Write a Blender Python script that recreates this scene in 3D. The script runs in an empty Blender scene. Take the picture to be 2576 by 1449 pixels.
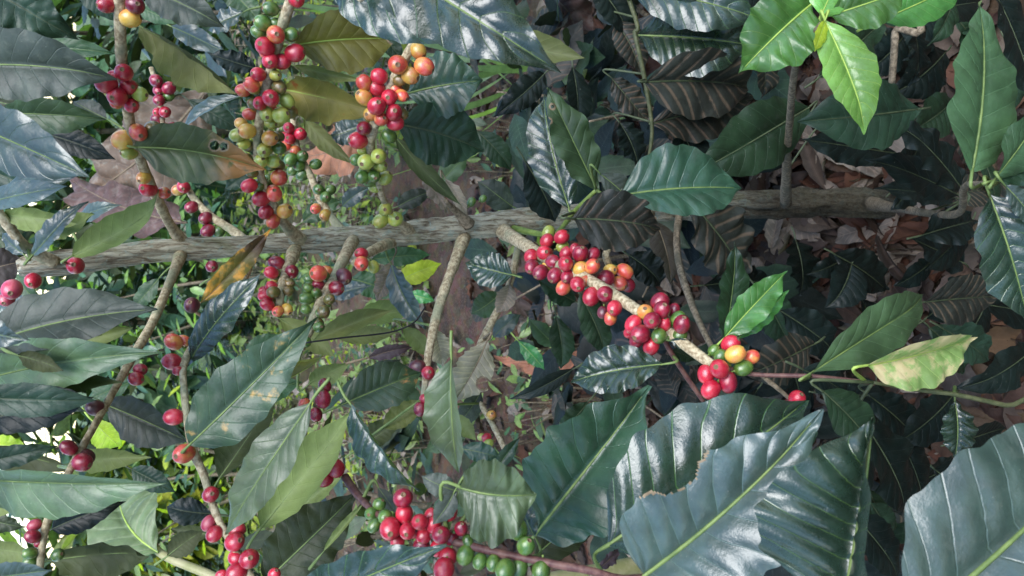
import bpy, math, random
from mathutils import Vector, Matrix, noise
rnd = random.Random(7)
C = bpy.context.scene.collection
PI = math.pi
# ------------------------------------------------------------------ camera frame
PITCH = math.radians(31); CAMZ = 1.35; F = 1874.0
CAM = Vector((0, 0, CAMZ))
FW = Vector((0, math.cos(PITCH), -math.sin(PITCH)))
RT = Vector((0, -math.sin(PITCH), -math.cos(PITCH)))   # the phone was held sideways: picture right is down
UP = Vector((1, 0, 0))
def at(px, py, d):
    return CAM + FW*d + RT*((px-1288)/F*d) + UP*(-(py-724.5)/F*d)
def trunk_d(px, yw=0.842):
    return yw/(math.cos(PITCH) - (px-1288)/F*math.sin(PITCH))

def pix(P):
    q = P-CAM; d = q.dot(FW); return (1288+q.dot(RT)/d*F, 724.5-q.dot(UP)/d*F, d)
# ------------------------------------------------------------------ materials
def nodes(name):
    m = bpy.data.materials.new(name); m.use_nodes = True
    nt = m.node_tree; nt.nodes.clear()
    out = nt.nodes.new('ShaderNodeOutputMaterial')
    return m, nt, out
def N(nt, typ, **kw):
    n = nt.nodes.new(typ)
    for k, v in kw.items():
        if k in n.inputs: n.inputs[k].default_value = v
        else: setattr(n, k, v)
    return n
def math_(nt, op, a, b=None, c=None, clamp=False):
    n = nt.nodes.new('ShaderNodeMath'); n.operation = op; n.use_clamp = clamp
    for i, x in enumerate((a, b, c)):
        if x is None: continue
        if isinstance(x, (int, float)): n.inputs[i].default_value = x
        else: nt.links.new(x, n.inputs[i])
    return n.outputs[0]
def mixc(nt, fac, a, b, blend='MIX'):
    n = nt.nodes.new('ShaderNodeMix'); n.data_type = 'RGBA'; n.blend_type = blend
    for sock, x in ((n.inputs[0], fac), (n.inputs[6], a), (n.inputs[7], b)):
        if isinstance(x, (int, float)): sock.default_value = x
        elif isinstance(x, tuple): sock.default_value = (*x, 1)
        else: nt.links.new(x, sock)
    return n.outputs[2]
def ramp(nt, x, lo, hi):
    n = nt.nodes.new('ShaderNodeMapRange'); n.interpolation_type = 'SMOOTHSTEP'
    nt.links.new(x, n.inputs[0]); n.inputs[1].default_value = lo; n.inputs[2].default_value = hi
    return n.outputs[0]

def leafmat(name, top, under, rough=0.33, vein=None, dust=0.12, blotch=None, stripe=None, grad=None, trans=0.18, spec=0.5):
    m, nt, out = nodes(name)
    uv = N(nt, 'ShaderNodeUVMap'); sep = N(nt, 'ShaderNodeSeparateXYZ'); nt.links.new(uv.outputs[0], sep.inputs[0])
    u, v = sep.outputs[0], sep.outputs[1]
    av = math_(nt, 'ABSOLUTE', math_(nt, 'MULTIPLY_ADD', v, 2.0, -1.0))
    t = math_(nt, 'SUBTRACT', math_(nt, 'MULTIPLY', u, 9.0), math_(nt, 'MULTIPLY', av, 1.5))
    fr = math_(nt, 'ABSOLUTE', math_(nt, 'SUBTRACT', math_(nt, 'FRACT', t), 0.5))       # 0.5 on the vein
    side = ramp(nt, fr, 0.455, 0.5)
    mid = ramp(nt, av, 0.045, 0.0)
    tc = N(nt, 'ShaderNodeTexCoord'); oi = N(nt, 'ShaderNodeObjectInfo')
    geo = N(nt, 'ShaderNodeNewGeometry')
    n1 = N(nt, 'ShaderNodeTexNoise', Scale=28.0, Detail=5.0, Roughness=0.62); nt.links.new(geo.outputs['Position'], n1.inputs['Vector'])
    n2 = N(nt, 'ShaderNodeTexNoise', Scale=420.0, Detail=3.0, Roughness=0.6); nt.links.new(geo.outputs['Position'], n2.inputs['Vector'])
    n3 = N(nt, 'ShaderNodeTexNoise', Scale=110.0, Detail=4.0, Roughness=0.7); nt.links.new(geo.outputs['Position'], n3.inputs['Vector'])
    ctop = mixc(nt, ramp(nt, n1.outputs[0], 0.35, 0.68), tuple(c*0.72 for c in top), tuple(min(1, c*1.28) for c in top))
    cund = mixc(nt, ramp(nt, n1.outputs[0], 0.35, 0.7), tuple(c*0.8 for c in under), tuple(min(1, c*1.2) for c in under))
    if stripe:
        ctop = mixc(nt, math_(nt, 'MULTIPLY', ramp(nt, fr, 0.30, 0.47), ramp(nt, n1.outputs[0], 0.38, 0.55)), ctop, stripe)
    vc = vein or tuple(min(1, c*1.9+0.015) for c in top)
    ctop = mixc(nt, math_(nt, 'MULTIPLY', side, 0.45), ctop, vc)
    ctop = mixc(nt, math_(nt, 'MULTIPLY', mid, 0.75), ctop, vc)
    cund = mixc(nt, math_(nt, 'MULTIPLY', math_(nt, 'MAXIMUM', side, mid), 0.5), cund, tuple(min(1, c*1.5) for c in under))
    if grad:                                                                            # (colour, u from, u to): the tip or base turning
        g = ramp(nt, math_(nt, 'ADD', u, math_(nt, 'MULTIPLY_ADD', n1.outputs[0], 0.5, -0.25)), grad[1], grad[2])
        ctop = mixc(nt, g, ctop, grad[0]); cund = mixc(nt, g, cund, grad[0])
    if blotch:                                                                          # (colour, threshold)
        b = ramp(nt, math_(nt, 'ADD', math_(nt, 'MULTIPLY', n1.outputs[0], 0.7), math_(nt, 'MULTIPLY', n3.outputs[0], 0.3)), blotch[1], blotch[1]+0.09)
        ctop = mixc(nt, b, ctop, blotch[0]); cund = mixc(nt, b, cund, blotch[0])
    dcol = (0.13, 0.14, 0.115)
    df = math_(nt, 'MULTIPLY', ramp(nt, n3.outputs[0], 0.5, 0.78), dust)
    ctop = mixc(nt, df, ctop, dcol)
    speck = ramp(nt, n2.outputs[0], 0.70, 0.76)
    ctop = mixc(nt, math_(nt, 'MULTIPLY', speck, 0.5), ctop, (0.34, 0.34, 0.28))
    col = mixc(nt, geo.outputs['Backfacing'], ctop, cund)
    hs = N(nt, 'ShaderNodeHueSaturation'); nt.links.new(col, hs.inputs['Color'])
    nt.links.new(math_(nt, 'MULTIPLY_ADD', oi.outputs['Random'], 0.5, 0.75), hs.inputs['Value'])
    nt.links.new(math_(nt, 'MULTIPLY_ADD', oi.outputs['Random'], 0.05, 0.475), hs.inputs['Hue'])
    p = N(nt, 'ShaderNodeBsdfPrincipled'); nt.links.new(hs.outputs[0], p.inputs['Base Color'])
    rr = math_(nt, 'ADD', math_(nt, 'MULTIPLY_ADD', n3.outputs[0], 0.28, rough-0.05), math_(nt, 'MULTIPLY', geo.outputs['Backfacing'], 0.15))
    nt.links.new(rr, p.inputs['Roughness']); p.inputs['Specular IOR Level'].default_value = spec
    bp = N(nt, 'ShaderNodeBump', Strength=0.5, Distance=0.0010)
    nt.links.new(math_(nt, 'ADD', math_(nt, 'MULTIPLY', n2.outputs[0], 0.30), math_(nt, 'SUBTRACT', n3.outputs[0], math_(nt, 'MULTIPLY', side, 0.6))), bp.inputs['Height']); nt.links.new(bp.outputs[0], p.inputs['Normal'])
    tr = N(nt, 'ShaderNodeBsdfTranslucent')
    nt.links.new(mixc(nt, 1.0, hs.outputs[0], (1.6, 2.0, 0.7), 'MULTIPLY'), tr.inputs['Color'])
    mx = N(nt, 'ShaderNodeMixShader'); mx.inputs[0].default_value = trans
    nt.links.new(p.outputs[0], mx.inputs[1]); nt.links.new(tr.outputs[0], mx.inputs[2]); nt.links.new(mx.outputs[0], out.inputs[0])
    return m

OLIVE = (0.115, 0.145, 0.05)
LM = {
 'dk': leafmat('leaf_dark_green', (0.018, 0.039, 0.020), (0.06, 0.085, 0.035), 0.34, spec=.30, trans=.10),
 'td': leafmat('leaf_deep_teal', (0.019, 0.051, 0.025), (0.08, 0.115, 0.05), 0.27, dust=0.08, spec=.65, trans=.10),
 'md': leafmat('leaf_mid_green', (0.052, 0.100, 0.046), OLIVE, 0.36, spec=.4),
 'ol': leafmat('leaf_olive', (0.05, 0.08, 0.027), (0.150, 0.175, 0.058), 0.38, spec=.4),
 'do': leafmat('leaf_dusky_olive', (0.03, 0.042, 0.016), (0.046, 0.056, 0.020), 0.4, spec=.3, trans=.1),
 'yl': leafmat('leaf_yellowing', (0.17, 0.165, 0.035), (0.25, 0.235, 0.06), 0.38, blotch=((0.40, 0.16, 0.04), 0.60), spec=.35),
 'br': leafmat('leaf_fresh_green', (0.060, 0.18, 0.042), (0.12, 0.22, 0.06), 0.24, vein=(0.18, 0.32, 0.08), dust=0.03, spec=0.6),
 'bb': leafmat('leaf_young_lime', (0.15, 0.31, 0.065), (0.22, 0.36, 0.09), 0.20, vein=(0.42, 0.6, 0.12), dust=0.03, trans=0.25, spec=.6),
 'pb': leafmat('leaf_young_blushing', (0.21, 0.29, 0.09), (0.25, 0.33, 0.12), 0.33, vein=(0.42, 0.5, 0.15), dust=0.1, trans=0.2, blotch=((0.44, 0.34, 0.2), 0.47)),
 'yy': leafmat('leaf_yellow_green', (0.36, 0.42, 0.04), (0.42, 0.48, 0.05), 0.4, dust=0.05, trans=0.45),
 'gr': leafmat('leaf_dusty_grey', (0.042, 0.054, 0.042), (0.08, 0.09, 0.06), 0.42, dust=0.5, spec=.4),
 'bz': leafmat('leaf_bronze', (0.026, 0.029, 0.023), (0.05, 0.046, 0.033), 0.38, stripe=(0.125, 0.088, 0.058), dust=0.15, spec=.28, trans=.08),
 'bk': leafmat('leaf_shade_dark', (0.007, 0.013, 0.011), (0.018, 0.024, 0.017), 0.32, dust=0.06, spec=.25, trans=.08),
 'br2': leafmat('leaf_brown_dead', (0.045, 0.033, 0.027), (0.07, 0.05, 0.042), 0.5, dust=0.2, spec=.3),
 'dr': leafmat('leaf_dry_grey', (0.24, 0.195, 0.155), (0.28, 0.23, 0.185), 0.55, stripe=(0.34, 0.26, 0.2), dust=0.3),
 'ru': leafmat('leaf_rust', (0.13, 0.10, 0.03), (0.22, 0.14, 0.03), 0.42, grad=((0.06, 0.028, 0.018), 0.5, 0.75), blotch=((0.45, 0.17, 0.03), 0.5), spec=.35),
 'or': leafmat('leaf_orange_patched', (0.036, 0.068, 0.036), (0.08, 0.11, 0.04), 0.32, blotch=((0.46, 0.24, 0.06), 0.565), dust=0.35, spec=.5),
 'og': leafmat('leaf_orange_tipped', (0.070, 0.105, 0.045), (0.10, 0.13, 0.05), 0.35, grad=((0.40, 0.23, 0.075), 0.50, 0.80), blotch=((0.11, 0.14, 0.05), 0.56), dust=0.4, spec=.4),
 'pl': leafmat('leaf_pale_sheen', (0.042, 0.070, 0.058), (0.10, 0.13, 0.075), 0.26, dust=0.25, spec=1.0),
 'bl': leafmat('leaf_glossy', (0.018, 0.038, 0.025), (0.085, 0.12, 0.045), 0.20, vein=(0.10, 0.21, 0.05), dust=0.12, spec=.85, trans=.1),
 'ml': leafmat('leaf_pale_green', (0.085, 0.128, 0.062), (0.12, 0.15, 0.075), 0.32, dust=0.3, spec=0.6),
 'pu': leafmat('leaf_purple_dead', (0.045, 0.026, 0.034), (0.06, 0.035, 0.04), 0.45),
 'ld': leafmat('leaf_litter_brown', (0.055, 0.032, 0.020), (0.075, 0.046, 0.031), 0.6, trans=0.05, spec=.25),
 'lr': leafmat('leaf_litter_rust', (0.085, 0.037, 0.021), (0.10, 0.048, 0.028), 0.6, trans=0.05, spec=.25),
 'lg': leafmat('leaf_litter_grey', (0.075, 0.054, 0.040), (0.10, 0.075, 0.058), 0.6, trans=0.05, spec=.25),
 'we': leafmat('weed_green', (0.21, 0.29, 0.08), (0.26, 0.34, 0.11), 0.28, trans=0.45, spec=.8),
 'w2': leafmat('weed_dark', (0.040, 0.095, 0.040), (0.08, 0.13, 0.045), 0.26, trans=0.25, spec=.8),
}
def simple(name, a, b, scale, rough=0.7, bump=0.4, dist=0.001, stretch=(1, 1, 1), c=None, spec=0.3):
    m, nt, out = nodes(name)
    geo = N(nt, 'ShaderNodeTexCoord'); mp = N(nt, 'ShaderNodeMapping'); mp.inputs['Scale'].default_value = stretch
    nt.links.new(geo.outputs['Object'], mp.inputs['Vector'])
    n1 = N(nt, 'ShaderNodeTexNoise', Scale=scale, Detail=7.0, Roughness=0.65); nt.links.new(mp.outputs[0], n1.inputs['Vector'])
    n2 = N(nt, 'ShaderNodeTexNoise', Scale=scale*0.13, Detail=4.0); nt.links.new(geo.outputs['Object'], n2.inputs['Vector'])
    col = mixc(nt, ramp(nt, n1.outputs[0], 0.36, 0.64), a, b)
    if c: col = mixc(nt, math_(nt, 'MULTIPLY', ramp(nt, n2.outputs[0], 0.5, 0.66), 0.75), col, c)
    p = N(nt, 'ShaderNodeBsdfPrincipled', Roughness=rough); p.inputs['Specular IOR Level'].default_value = spec
    nt.links.new(col, p.inputs['Base Color'])
    bp = N(nt, 'ShaderNodeBump', Strength=bump, Distance=dist); nt.links.new(n1.outputs[0], bp.inputs['Height']); nt.links.new(bp.outputs[0], p.inputs['Normal'])
    nt.links.new(p.outputs[0], out.inputs[0])
    return m
def barkmat(name):
    m, nt, out = nodes(name)
    tc = N(nt, 'ShaderNodeTexCoord')
    def nz(scale, st, det=6.0):
        mp = N(nt, 'ShaderNodeMapping'); mp.inputs['Scale'].default_value = st; nt.links.new(tc.outputs['Object'], mp.inputs['Vector'])
        n = N(nt, 'ShaderNodeTexNoise', Scale=scale, Detail=det, Roughness=0.68, Distortion=0.6); nt.links.new(mp.outputs[0], n.inputs['Vector']); return n.outputs[0]
    fib = nz(230, (1, 1, .16)); fine = nz(420, (1, 1, .35)); patch = nz(22, (1, 1, .6), 5.0); lich = nz(90, (1, 1, .8)); dark = nz(16, (1, 1, .8))
    col = mixc(nt, ramp(nt, fib, .40, .60), (0.27, 0.22, 0.15), (0.60, 0.56, 0.43))
    col = mixc(nt, math_(nt, 'MULTIPLY', ramp(nt, fine, .55, .70), .6), col, (0.60, 0.54, 0.42))
    col = mixc(nt, math_(nt, 'MULTIPLY', ramp(nt, patch, .50, .64), .4), col, (0.20, 0.23, 0.10))
    col = mixc(nt, math_(nt, 'MULTIPLY', ramp(nt, lich, .55, .63), .75), col, (0.40, 0.47, 0.40))
    col = mixc(nt, math_(nt, 'MULTIPLY', ramp(nt, math_(nt, 'SUBTRACT', 1.0, fib), .57, .66), .8), col, (0.09, 0.066, 0.045))
    col = mixc(nt, math_(nt, 'MULTIPLY', ramp(nt, dark, .56, .68), .55), col, (0.12, 0.075, 0.05))
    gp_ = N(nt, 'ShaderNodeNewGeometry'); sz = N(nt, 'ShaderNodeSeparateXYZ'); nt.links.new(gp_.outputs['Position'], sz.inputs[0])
    base_shade = ramp(nt, math_(nt, 'ADD', sz.outputs[2], math_(nt, 'MULTIPLY', patch, .25)), .75, .45)  # shade on the lower trunk, painted into the bark colour
    col = mixc(nt, math_(nt, 'MULTIPLY', base_shade, .85), col, mixc(nt, ramp(nt, fine, .4, .65), (0.035, 0.027, 0.018), (0.10, 0.085, 0.055)))
    p = N(nt, 'ShaderNodeBsdfPrincipled', Roughness=.88); p.inputs['Specular IOR Level'].default_value = .2; nt.links.new(col, p.inputs['Base Color'])
    bp = N(nt, 'ShaderNodeBump', Strength=1.0, Distance=.006); nt.links.new(math_(nt, 'ADD', fib, math_(nt, 'MULTIPLY', fine, .5)), bp.inputs['Height']); nt.links.new(bp.outputs[0], p.inputs['Normal'])
    nt.links.new(p.outputs[0], out.inputs[0]); return m
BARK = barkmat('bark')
TWIG = simple('twig_bark', (0.22, 0.165, 0.095), (0.52, 0.44, 0.29), 260, 0.75, 0.7, 0.0015, c=(0.23, 0.25, 0.16))
TWIGD = simple('twig_brown', (0.09, 0.07, 0.045), (0.28, 0.22, 0.15), 220, 0.75, 0.6, 0.0015, c=(0.10, 0.09, 0.06))
PURPLE = simple('twig_purple', (0.075, 0.03, 0.03), (0.15, 0.075, 0.06), 160, 0.5, 0.3, 0.001)
GREEN = simple('twig_green', (0.10, 0.16, 0.035), (0.19, 0.26, 0.06), 120, 0.45, 0.2, 0.001)
DULL = simple('twig_dull_olive', (0.045, 0.055, 0.022), (0.095, 0.10, 0.045), 140, 0.55, 0.3, 0.001)
CORD = simple('vine_black', (0.012, 0.011, 0.013), (0.03, 0.028, 0.03), 200, 0.6)
NAVEL = simple('cherry_navel', (0.10, 0.06, 0.035), (0.25, 0.16, 0.09), 900, 0.7)

def cherrymat(name, a, b, lo, hi, rough=0.19, axis=0.0):
    m, nt, out = nodes(name)
    tc = N(nt, 'ShaderNodeTexCoord'); oi = N(nt, 'ShaderNodeObjectInfo')
    ad = N(nt, 'ShaderNodeVectorMath', operation='ADD'); nt.links.new(tc.outputs['Object'], ad.inputs[0])
    cm = N(nt, 'ShaderNodeCombineXYZ'); nt.links.new(math_(nt, 'MULTIPLY', oi.outputs['Random'], 60.0), cm.inputs[0]); nt.links.new(cm.outputs[0], ad.inputs[1])
    n1 = N(nt, 'ShaderNodeTexNoise', Scale=0.9, Detail=2.5, Roughness=0.5); nt.links.new(ad.outputs[0], n1.inputs['Vector'])
    n2 = N(nt, 'ShaderNodeTexNoise', Scale=22.0, Detail=3.0); nt.links.new(ad.outputs[0], n2.inputs['Vector'])
    sep = N(nt, 'ShaderNodeSeparateXYZ'); nt.links.new(tc.outputs['Object'], sep.inputs[0])
    f = math_(nt, 'ADD', n1.outputs[0], math_(nt, 'MULTIPLY', sep.outputs[2], axis))
    col = mixc(nt, ramp(nt, f, lo, hi), a, b)
    col = mixc(nt, math_(nt, 'MULTIPLY', ramp(nt, n2.outputs[0], 0.58, 0.74), 0.35), col, tuple(0.6*(x+y)*0.5+0.03 for x, y in zip(a, b)))
    sc = ramp(nt, n1.outputs[0], 0.70, 0.78)
    col = mixc(nt, math_(nt, 'MULTIPLY', sc, 0.25), col, (0.16, 0.08, 0.05))
    hs = N(nt, 'ShaderNodeHueSaturation'); nt.links.new(col, hs.inputs['Color'])
    nt.links.new(math_(nt, 'MULTIPLY_ADD', oi.outputs['Random'], 0.45, 0.76), hs.inputs['Value'])
    p = N(nt, 'ShaderNodeBsdfPrincipled'); nt.links.new(hs.outputs[0], p.inputs['Base Color'])
    nt.links.new(math_(nt, 'MULTIPLY_ADD', n2.outputs[0], 0.25, rough-0.05), p.inputs['Roughness'])
    p.inputs['Specular IOR Level'].default_value = 0.9
    p.inputs['Subsurface Weight'].default_value = 0.12; p.inputs['Subsurface Radius'].default_value = (0.004, 0.0015, 0.001); p.inputs['Subsurface Scale'].default_value = 0.5
    bp = N(nt, 'ShaderNodeBump', Strength=0.12, Distance=0.03); nt.links.new(n2.outputs[0], bp.inputs['Height']); nt.links.new(bp.outputs[0], p.inputs['Normal'])
    nt.links.new(p.outputs[0], out.inputs[0]); return m
CM = {
 'R': cherrymat('cherry_red', (0.37, 0.009, 0.028), (0.53, 0.025, 0.048), 0.35, 0.7),
 'D': cherrymat('cherry_maroon', (0.17, 0.006, 0.022), (0.33, 0.012, 0.036), 0.35, 0.7),
 'B': cherrymat('cherry_blackened', (0.055, 0.006, 0.014), (0.13, 0.012, 0.024), 0.35, 0.7, 0.3),
 'P': cherrymat('cherry_pink', (0.42, 0.03, 0.07), (0.56, 0.09, 0.12), 0.35, 0.7, 0.3),
 'O': cherrymat('cherry_orange_red', (0.62, 0.24, 0.06), (0.58, 0.07, 0.05), 0.36, 0.60, axis=0.10),
 'Y': cherrymat('cherry_yellow_orange', (0.60, 0.38, 0.07), (0.60, 0.21, 0.06), 0.44, 0.72, axis=0.08),
 'L': cherrymat('cherry_lime', (0.30, 0.36, 0.065), (0.46, 0.42, 0.08), 0.42, 0.72),
 'G': cherrymat('cherry_green', (0.055, 0.125, 0.022), (0.12, 0.20, 0.035), 0.4, 0.7),
 'E': cherrymat('cherry_olive', (0.10, 0.10, 0.025), (0.22, 0.13, 0.04), 0.4, 0.7),
}
# ------------------------------------------------------------------ object helpers
def mesh_obj(name, verts, faces, mats, parent=None, uvs=None, fmat=None, smooth=True):
    me = bpy.data.meshes.new(name); me.from_pydata(verts, [], faces)
    for m in mats: me.materials.append(m)
    if uvs:
        ul = me.uv_layers.new(name='UVMap')
        ul.data.foreach_set('uv', [c for f in faces for i in f for c in uvs[i]])
    if fmat: me.polygons.foreach_set('material_index', fmat)
    if smooth: me.polygons.foreach_set('use_smooth', [True]*len(faces))
    me.update()
    o = bpy.data.objects.new(name, me); C.objects.link(o)
    if parent: o.parent = parent; o.matrix_parent_inverse = Matrix.Translation(-Vector(world_loc(parent)))
    return o
def world_loc(o):
    v = Vector(o.location)
    return v if o.type == 'EMPTY' else Vector((0, 0, 0))
def tag(o, label=None, cat=None, group=None, kind=None):
    for k, v in (('label', label), ('category', cat), ('group', group), ('kind', kind)):
        if v: o[k] = v
    return o
def empty(name, loc, label, cat, group=None):
    o = bpy.data.objects.new(name, None); o.location = loc; o.empty_display_size = 0.1; C.objects.link(o)
    return tag(o, label, cat, group)
class Geo:
    def __init__(s): s.v = []; s.f = []; s.uv = []; s.fm = []
def catmull(pts, n):
    out = []
    P = [pts[0]*2-pts[1]] + list(pts) + [pts[-1]*2-pts[-2]]
    for i in range(1, len(P)-2):
        a, b, c, d = P[i-1:i+3]
        for k in range(n):
            t = k/n
            out.append(0.5*((2*b)+(c-a)*t+(2*a-5*b+4*c-d)*t*t+(3*b-a-3*c+d)*t**3))
    out.append(pts[-1].copy()); return out
def tube(g, pts, rad, sides=10, sub=6, rough=0.0, knob=0.0, mi=0, cap=True, nz=40):
    """pts: world points, rad: radii at those points"""
    cp = catmull([Vector((*p, r)) for p, r in zip(pts, rad)], sub)
    ps = [Vector(c[:3]) for c in cp]; rs = [max(1e-5, c[3]) for c in cp]
    base = len(g.v); nrm = None; L = 0
    for i, p in enumerate(ps):
        t = (ps[min(i+1, len(ps)-1)]-ps[max(i-1, 0)]).normalized()
        if nrm is None: nrm = t.orthogonal().normalized()
        nrm = (nrm - t*nrm.dot(t)).normalized(); bn = t.cross(nrm)
        if i: L += (p-ps[i-1]).length
        for k in range(sides):
            th = 2*PI*k/sides; dr = math.cos(th)*nrm+math.sin(th)*bn
            r = rs[i]
            if rough:
                r *= 1 + rough*noise.noise(Vector((dr.x*2.6, dr.y*2.6, L*nz*0.35))) + rough*0.6*noise.noise(Vector((dr.x*6+9, dr.y*6, L*nz)))
            if knob: r *= 1 + knob*max(0, math.sin(L*2*PI/0.045))**10
            g.v.append(p+dr*r); g.uv.append((L*10, k/sides))
    n = len(ps)
    for i in range(n-1):
        for k in range(sides):
            a = base+i*sides+k; b = base+i*sides+(k+1) % sides
            g.f.append((a, b, b+sides, a+sides)); g.fm.append(mi)
    if cap:
        g.f.append(tuple(base+k for k in range(sides))[::-1]); g.fm.append(mi)
        g.f.append(tuple(base+(n-1)*sides+k for k in range(sides))); g.fm.append(mi)
    return ps, rs
WT = [(0, .02), (.03, .10), (.08, .31), (.15, .56), (.25, .81), (.35, .95), (.45, 1), (.55, .975), (.65, .88), (.75, .71), (.83, .49), (.89, .29), (.94, .13), (.97, .07), (1, .012)]
def wshape(u):
    for (a, x), (b, y) in zip(WT, WT[1:]):
        if u <= b:
            t = (u-a)/(b-a); return x+(y-x)*t
    return 0.01
def leafgeo(g, P0, P1, n, hw, aL, aR, bend=0.0, lift=0.0, nu=44, nv=6, flip=False, quilt=0.05, wave=0.05, mi=0, rib=True, seed=0, droop=0.0, bites=None, mi2=1, fray=0.0, wexp=1.0):
    """one leaf blade; n points to the viewer's side, bend/lift in metres"""
    r = random.Random(seed); ph = r.uniform(0, 6.28); ph2 = r.uniform(0, 6.28); fq = r.uniform(2.2, 4.5); tw = r.uniform(-0.45, 0.45); kv = r.uniform(.85, 1.18)
    ax = (P1-P0); Ln = ax.length; sl0 = n.cross(ax).normalized()
    K = (P0+P1)*0.5 + sl0*bend*2 + n*lift*2
    base = len(g.v); nw = nv*2+1; cs = []
    sgn = -1 if flip else 1
    for i in range(nu+1):
        u = i/nu
        c = P0*(1-u)**2 + K*2*u*(1-u) + P1*u*u
        T = ((K-P0)*(1-u)+(P1-K)*u).normalized()
        sl = n.cross(T).normalized(); nn = T.cross(sl)
        c = c + nn*(-droop*max(0, u-0.6)**2*Ln)
        cs.append((c, nn))
        ws = wshape(u**wexp)*(1+0.035*math.sin(u*31+ph)+0.02*math.sin(u*57+ph2))
        if fray: ws *= 1+fray*noise.noise(Vector((u*14, ph, 0)))
        for j in range(-nv, nv+1):
            v = j/nv; av = abs(v); w = hw*ws*av
            a = (aL if v > 0 else aR) + tw*(u-0.5)
            a2 = a - 0.25*av*sgn*(1 if not flip else 1)             # margins roll back a little
            uu = (u+.020*math.sin(u*9.5+ph)+(.025 if v > 0 else 0))*kv; t = uu*9-av*1.5
            q = abs(math.sin(PI*(t-0.0)))**0.55
            e = min(1, av*4)*(1-av**3)*min(1, ws*1.6)
            h = sgn*quilt*hw*(q-0.5)*e
            h += wave*hw*av*av*(math.sin(u*2*PI*fq+ph+(0 if v > 0 else 2.0))+0.28*math.sin(u*2*PI*fq*2.3+ph2+v))
            h -= sgn*0.03*hw*max(0, 1-av*6)
            sd = 1 if v >= 0 else -1
            g.v.append(c + sl*(sd*w*math.cos(a2)) + nn*(w*math.sin(a2)+h)); g.uv.append((uu, v*0.5+0.5))
    for i in range(nu):
        for j in range(nw-1):
            q = (base+i*nw+j, base+(i+1)*nw+j, base+(i+1)*nw+j+1, base+i*nw+j+1)
            m = mi
            if bites:
                cc = (g.v[q[0]]+g.v[q[2]])*0.5
                qx, qy, _ = pix(cc); dd = min(math.hypot(qx-bx, qy-by) - rr*(1+.10*noise.noise(Vector((qx*.05, qy*.05, 2)))) for bx, by, rr in bites)
                if dd < 0: continue
                if dd < 4.5: m = 2
            g.f.append(q[::-1] if flip else q); g.fm.append(m)
    if rib:
        idx = [0, nu//4, nu//2, 3*nu//4, int(nu*0.93)]
        tube(g, [cs[i][0]-cs[i][1]*(sgn*hw*0.012) for i in idx], [hw*x for x in (0.036, 0.03, 0.022, 0.014, 0.006)], 5, 4, mi=mi2, cap=False)
RIBM = simple('midrib', (0.10, 0.15, 0.045), (0.17, 0.23, 0.07), 90, 0.5, 0.1)
RIBD = simple('midrib_dull', (0.045, 0.06, 0.03), (0.08, 0.10, 0.05), 90, 0.5, 0.1)
RIBL = simple('midrib_lime', (0.26, 0.36, 0.07), (0.36, 0.48, 0.10), 90, 0.5, 0.1)
RIBB = simple('midrib_brown', (0.14, 0.10, 0.06), (0.24, 0.18, 0.11), 90, 0.6, 0.1)
STALK = simple('stalk_cream', (0.24, 0.24, 0.10), (0.34, 0.31, 0.17), 40, 0.5, 0.1)
RIBOF = {'br': RIBL, 'bb': RIBL, 'pb': RIBL, 'yy': RIBL, 'yl': RIBL, 'bl': RIBM, 'dr': RIBB, 'ru': RIBB, 'br2': RIBB, 'bk': RIBD, 'bz': RIBD, 'gr': RIBM, 'do': RIBM, 'pu': RIBB, 'dk': RIBD, 'td': RIBM}
# ------------------------------------------------------------------ trees: trunks and branches
TREES = {
 1: empty('coffee_tree', at(2290, 512, trunk_d(2290)), 'coffee tree whose bare lichened trunk crosses the middle, laden with red, orange and green cherries', 'coffee tree', 'coffee trees'),
 2: empty('coffee_tree', at(2300, -420, trunk_d(2300, 0.95)), 'coffee tree along the top edge whose dark pleated leaves hang on a thin olive twig', 'coffee tree', 'coffee trees'),
 3: empty('coffee_tree', at(2700, 2000, 0.62), 'coffee tree nearest the viewer along the bottom edge with large glossy leaves', 'coffee tree', 'coffee trees'),
}
TREES[3].location.z = 0; TREES[2].location.z = 0; TREES[1].location.z = 0
BR = {}    # key -> dict(obj, samples [(px,py,d,pos)])
def make_branch(key, tree, spec, mat, rough=0.10, knob=0.12, name='branch', sides=12, sub=8, extra=None):
    """spec: (px, py, depth or None for the trunk's own depth, radius in px)"""
    pts, rad, smp = [], [], []
    if key != 'trunk' and tree == 1:
        spec = [(x, y, d, r*(1.32 if (i in (0, len(spec)-1) and x > 130 and (d is None or abs(d-trunk_d(x)) < .1) and abs(y-(672-(x-60)*.083 if x < 1300 else 512+(2000-x)*.05)) < 40) else 1)) for i, (x, y, d, r) in enumerate(spec)]
    for (px, py, d, r) in spec:
        if d is None: d = trunk_d(px)
        pts.append(at(px, py, d)); rad.append(r*d/F)
    g = Geo(); ps, rs = tube(g, pts, rad, sides, sub, rough, knob)
    cp = catmull([Vector((px, py, d if d is not None else trunk_d(px))) for px, py, d, r in spec], sub)
    BR[key] = dict(tree=tree, geo=g, mat=mat, name=name, smp=[(c[0], c[1], c[2], p, r) for c, p, r in zip(cp, ps, rs)], kids=[], obj=None)
TR = [(44, 676, 22), (70, 672, 30), (150, 660, 34), (260, 648, 31), (360, 636, 31), (455, 628, 33), (560, 622, 28), (700, 612, 28), (760, 606, 32), (880, 598, 32), (1000, 590, 31), (1090, 580, 31), (1200, 570, 32), (1290, 560, 34), (1420, 545, 34), (1600, 530, 36), (1800, 516, 38), (2000, 512, 40), (2200, 511, 44), (2340, 512, 52)]
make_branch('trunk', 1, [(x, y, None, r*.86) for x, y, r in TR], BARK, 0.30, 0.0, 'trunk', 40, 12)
B = make_branch
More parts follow.
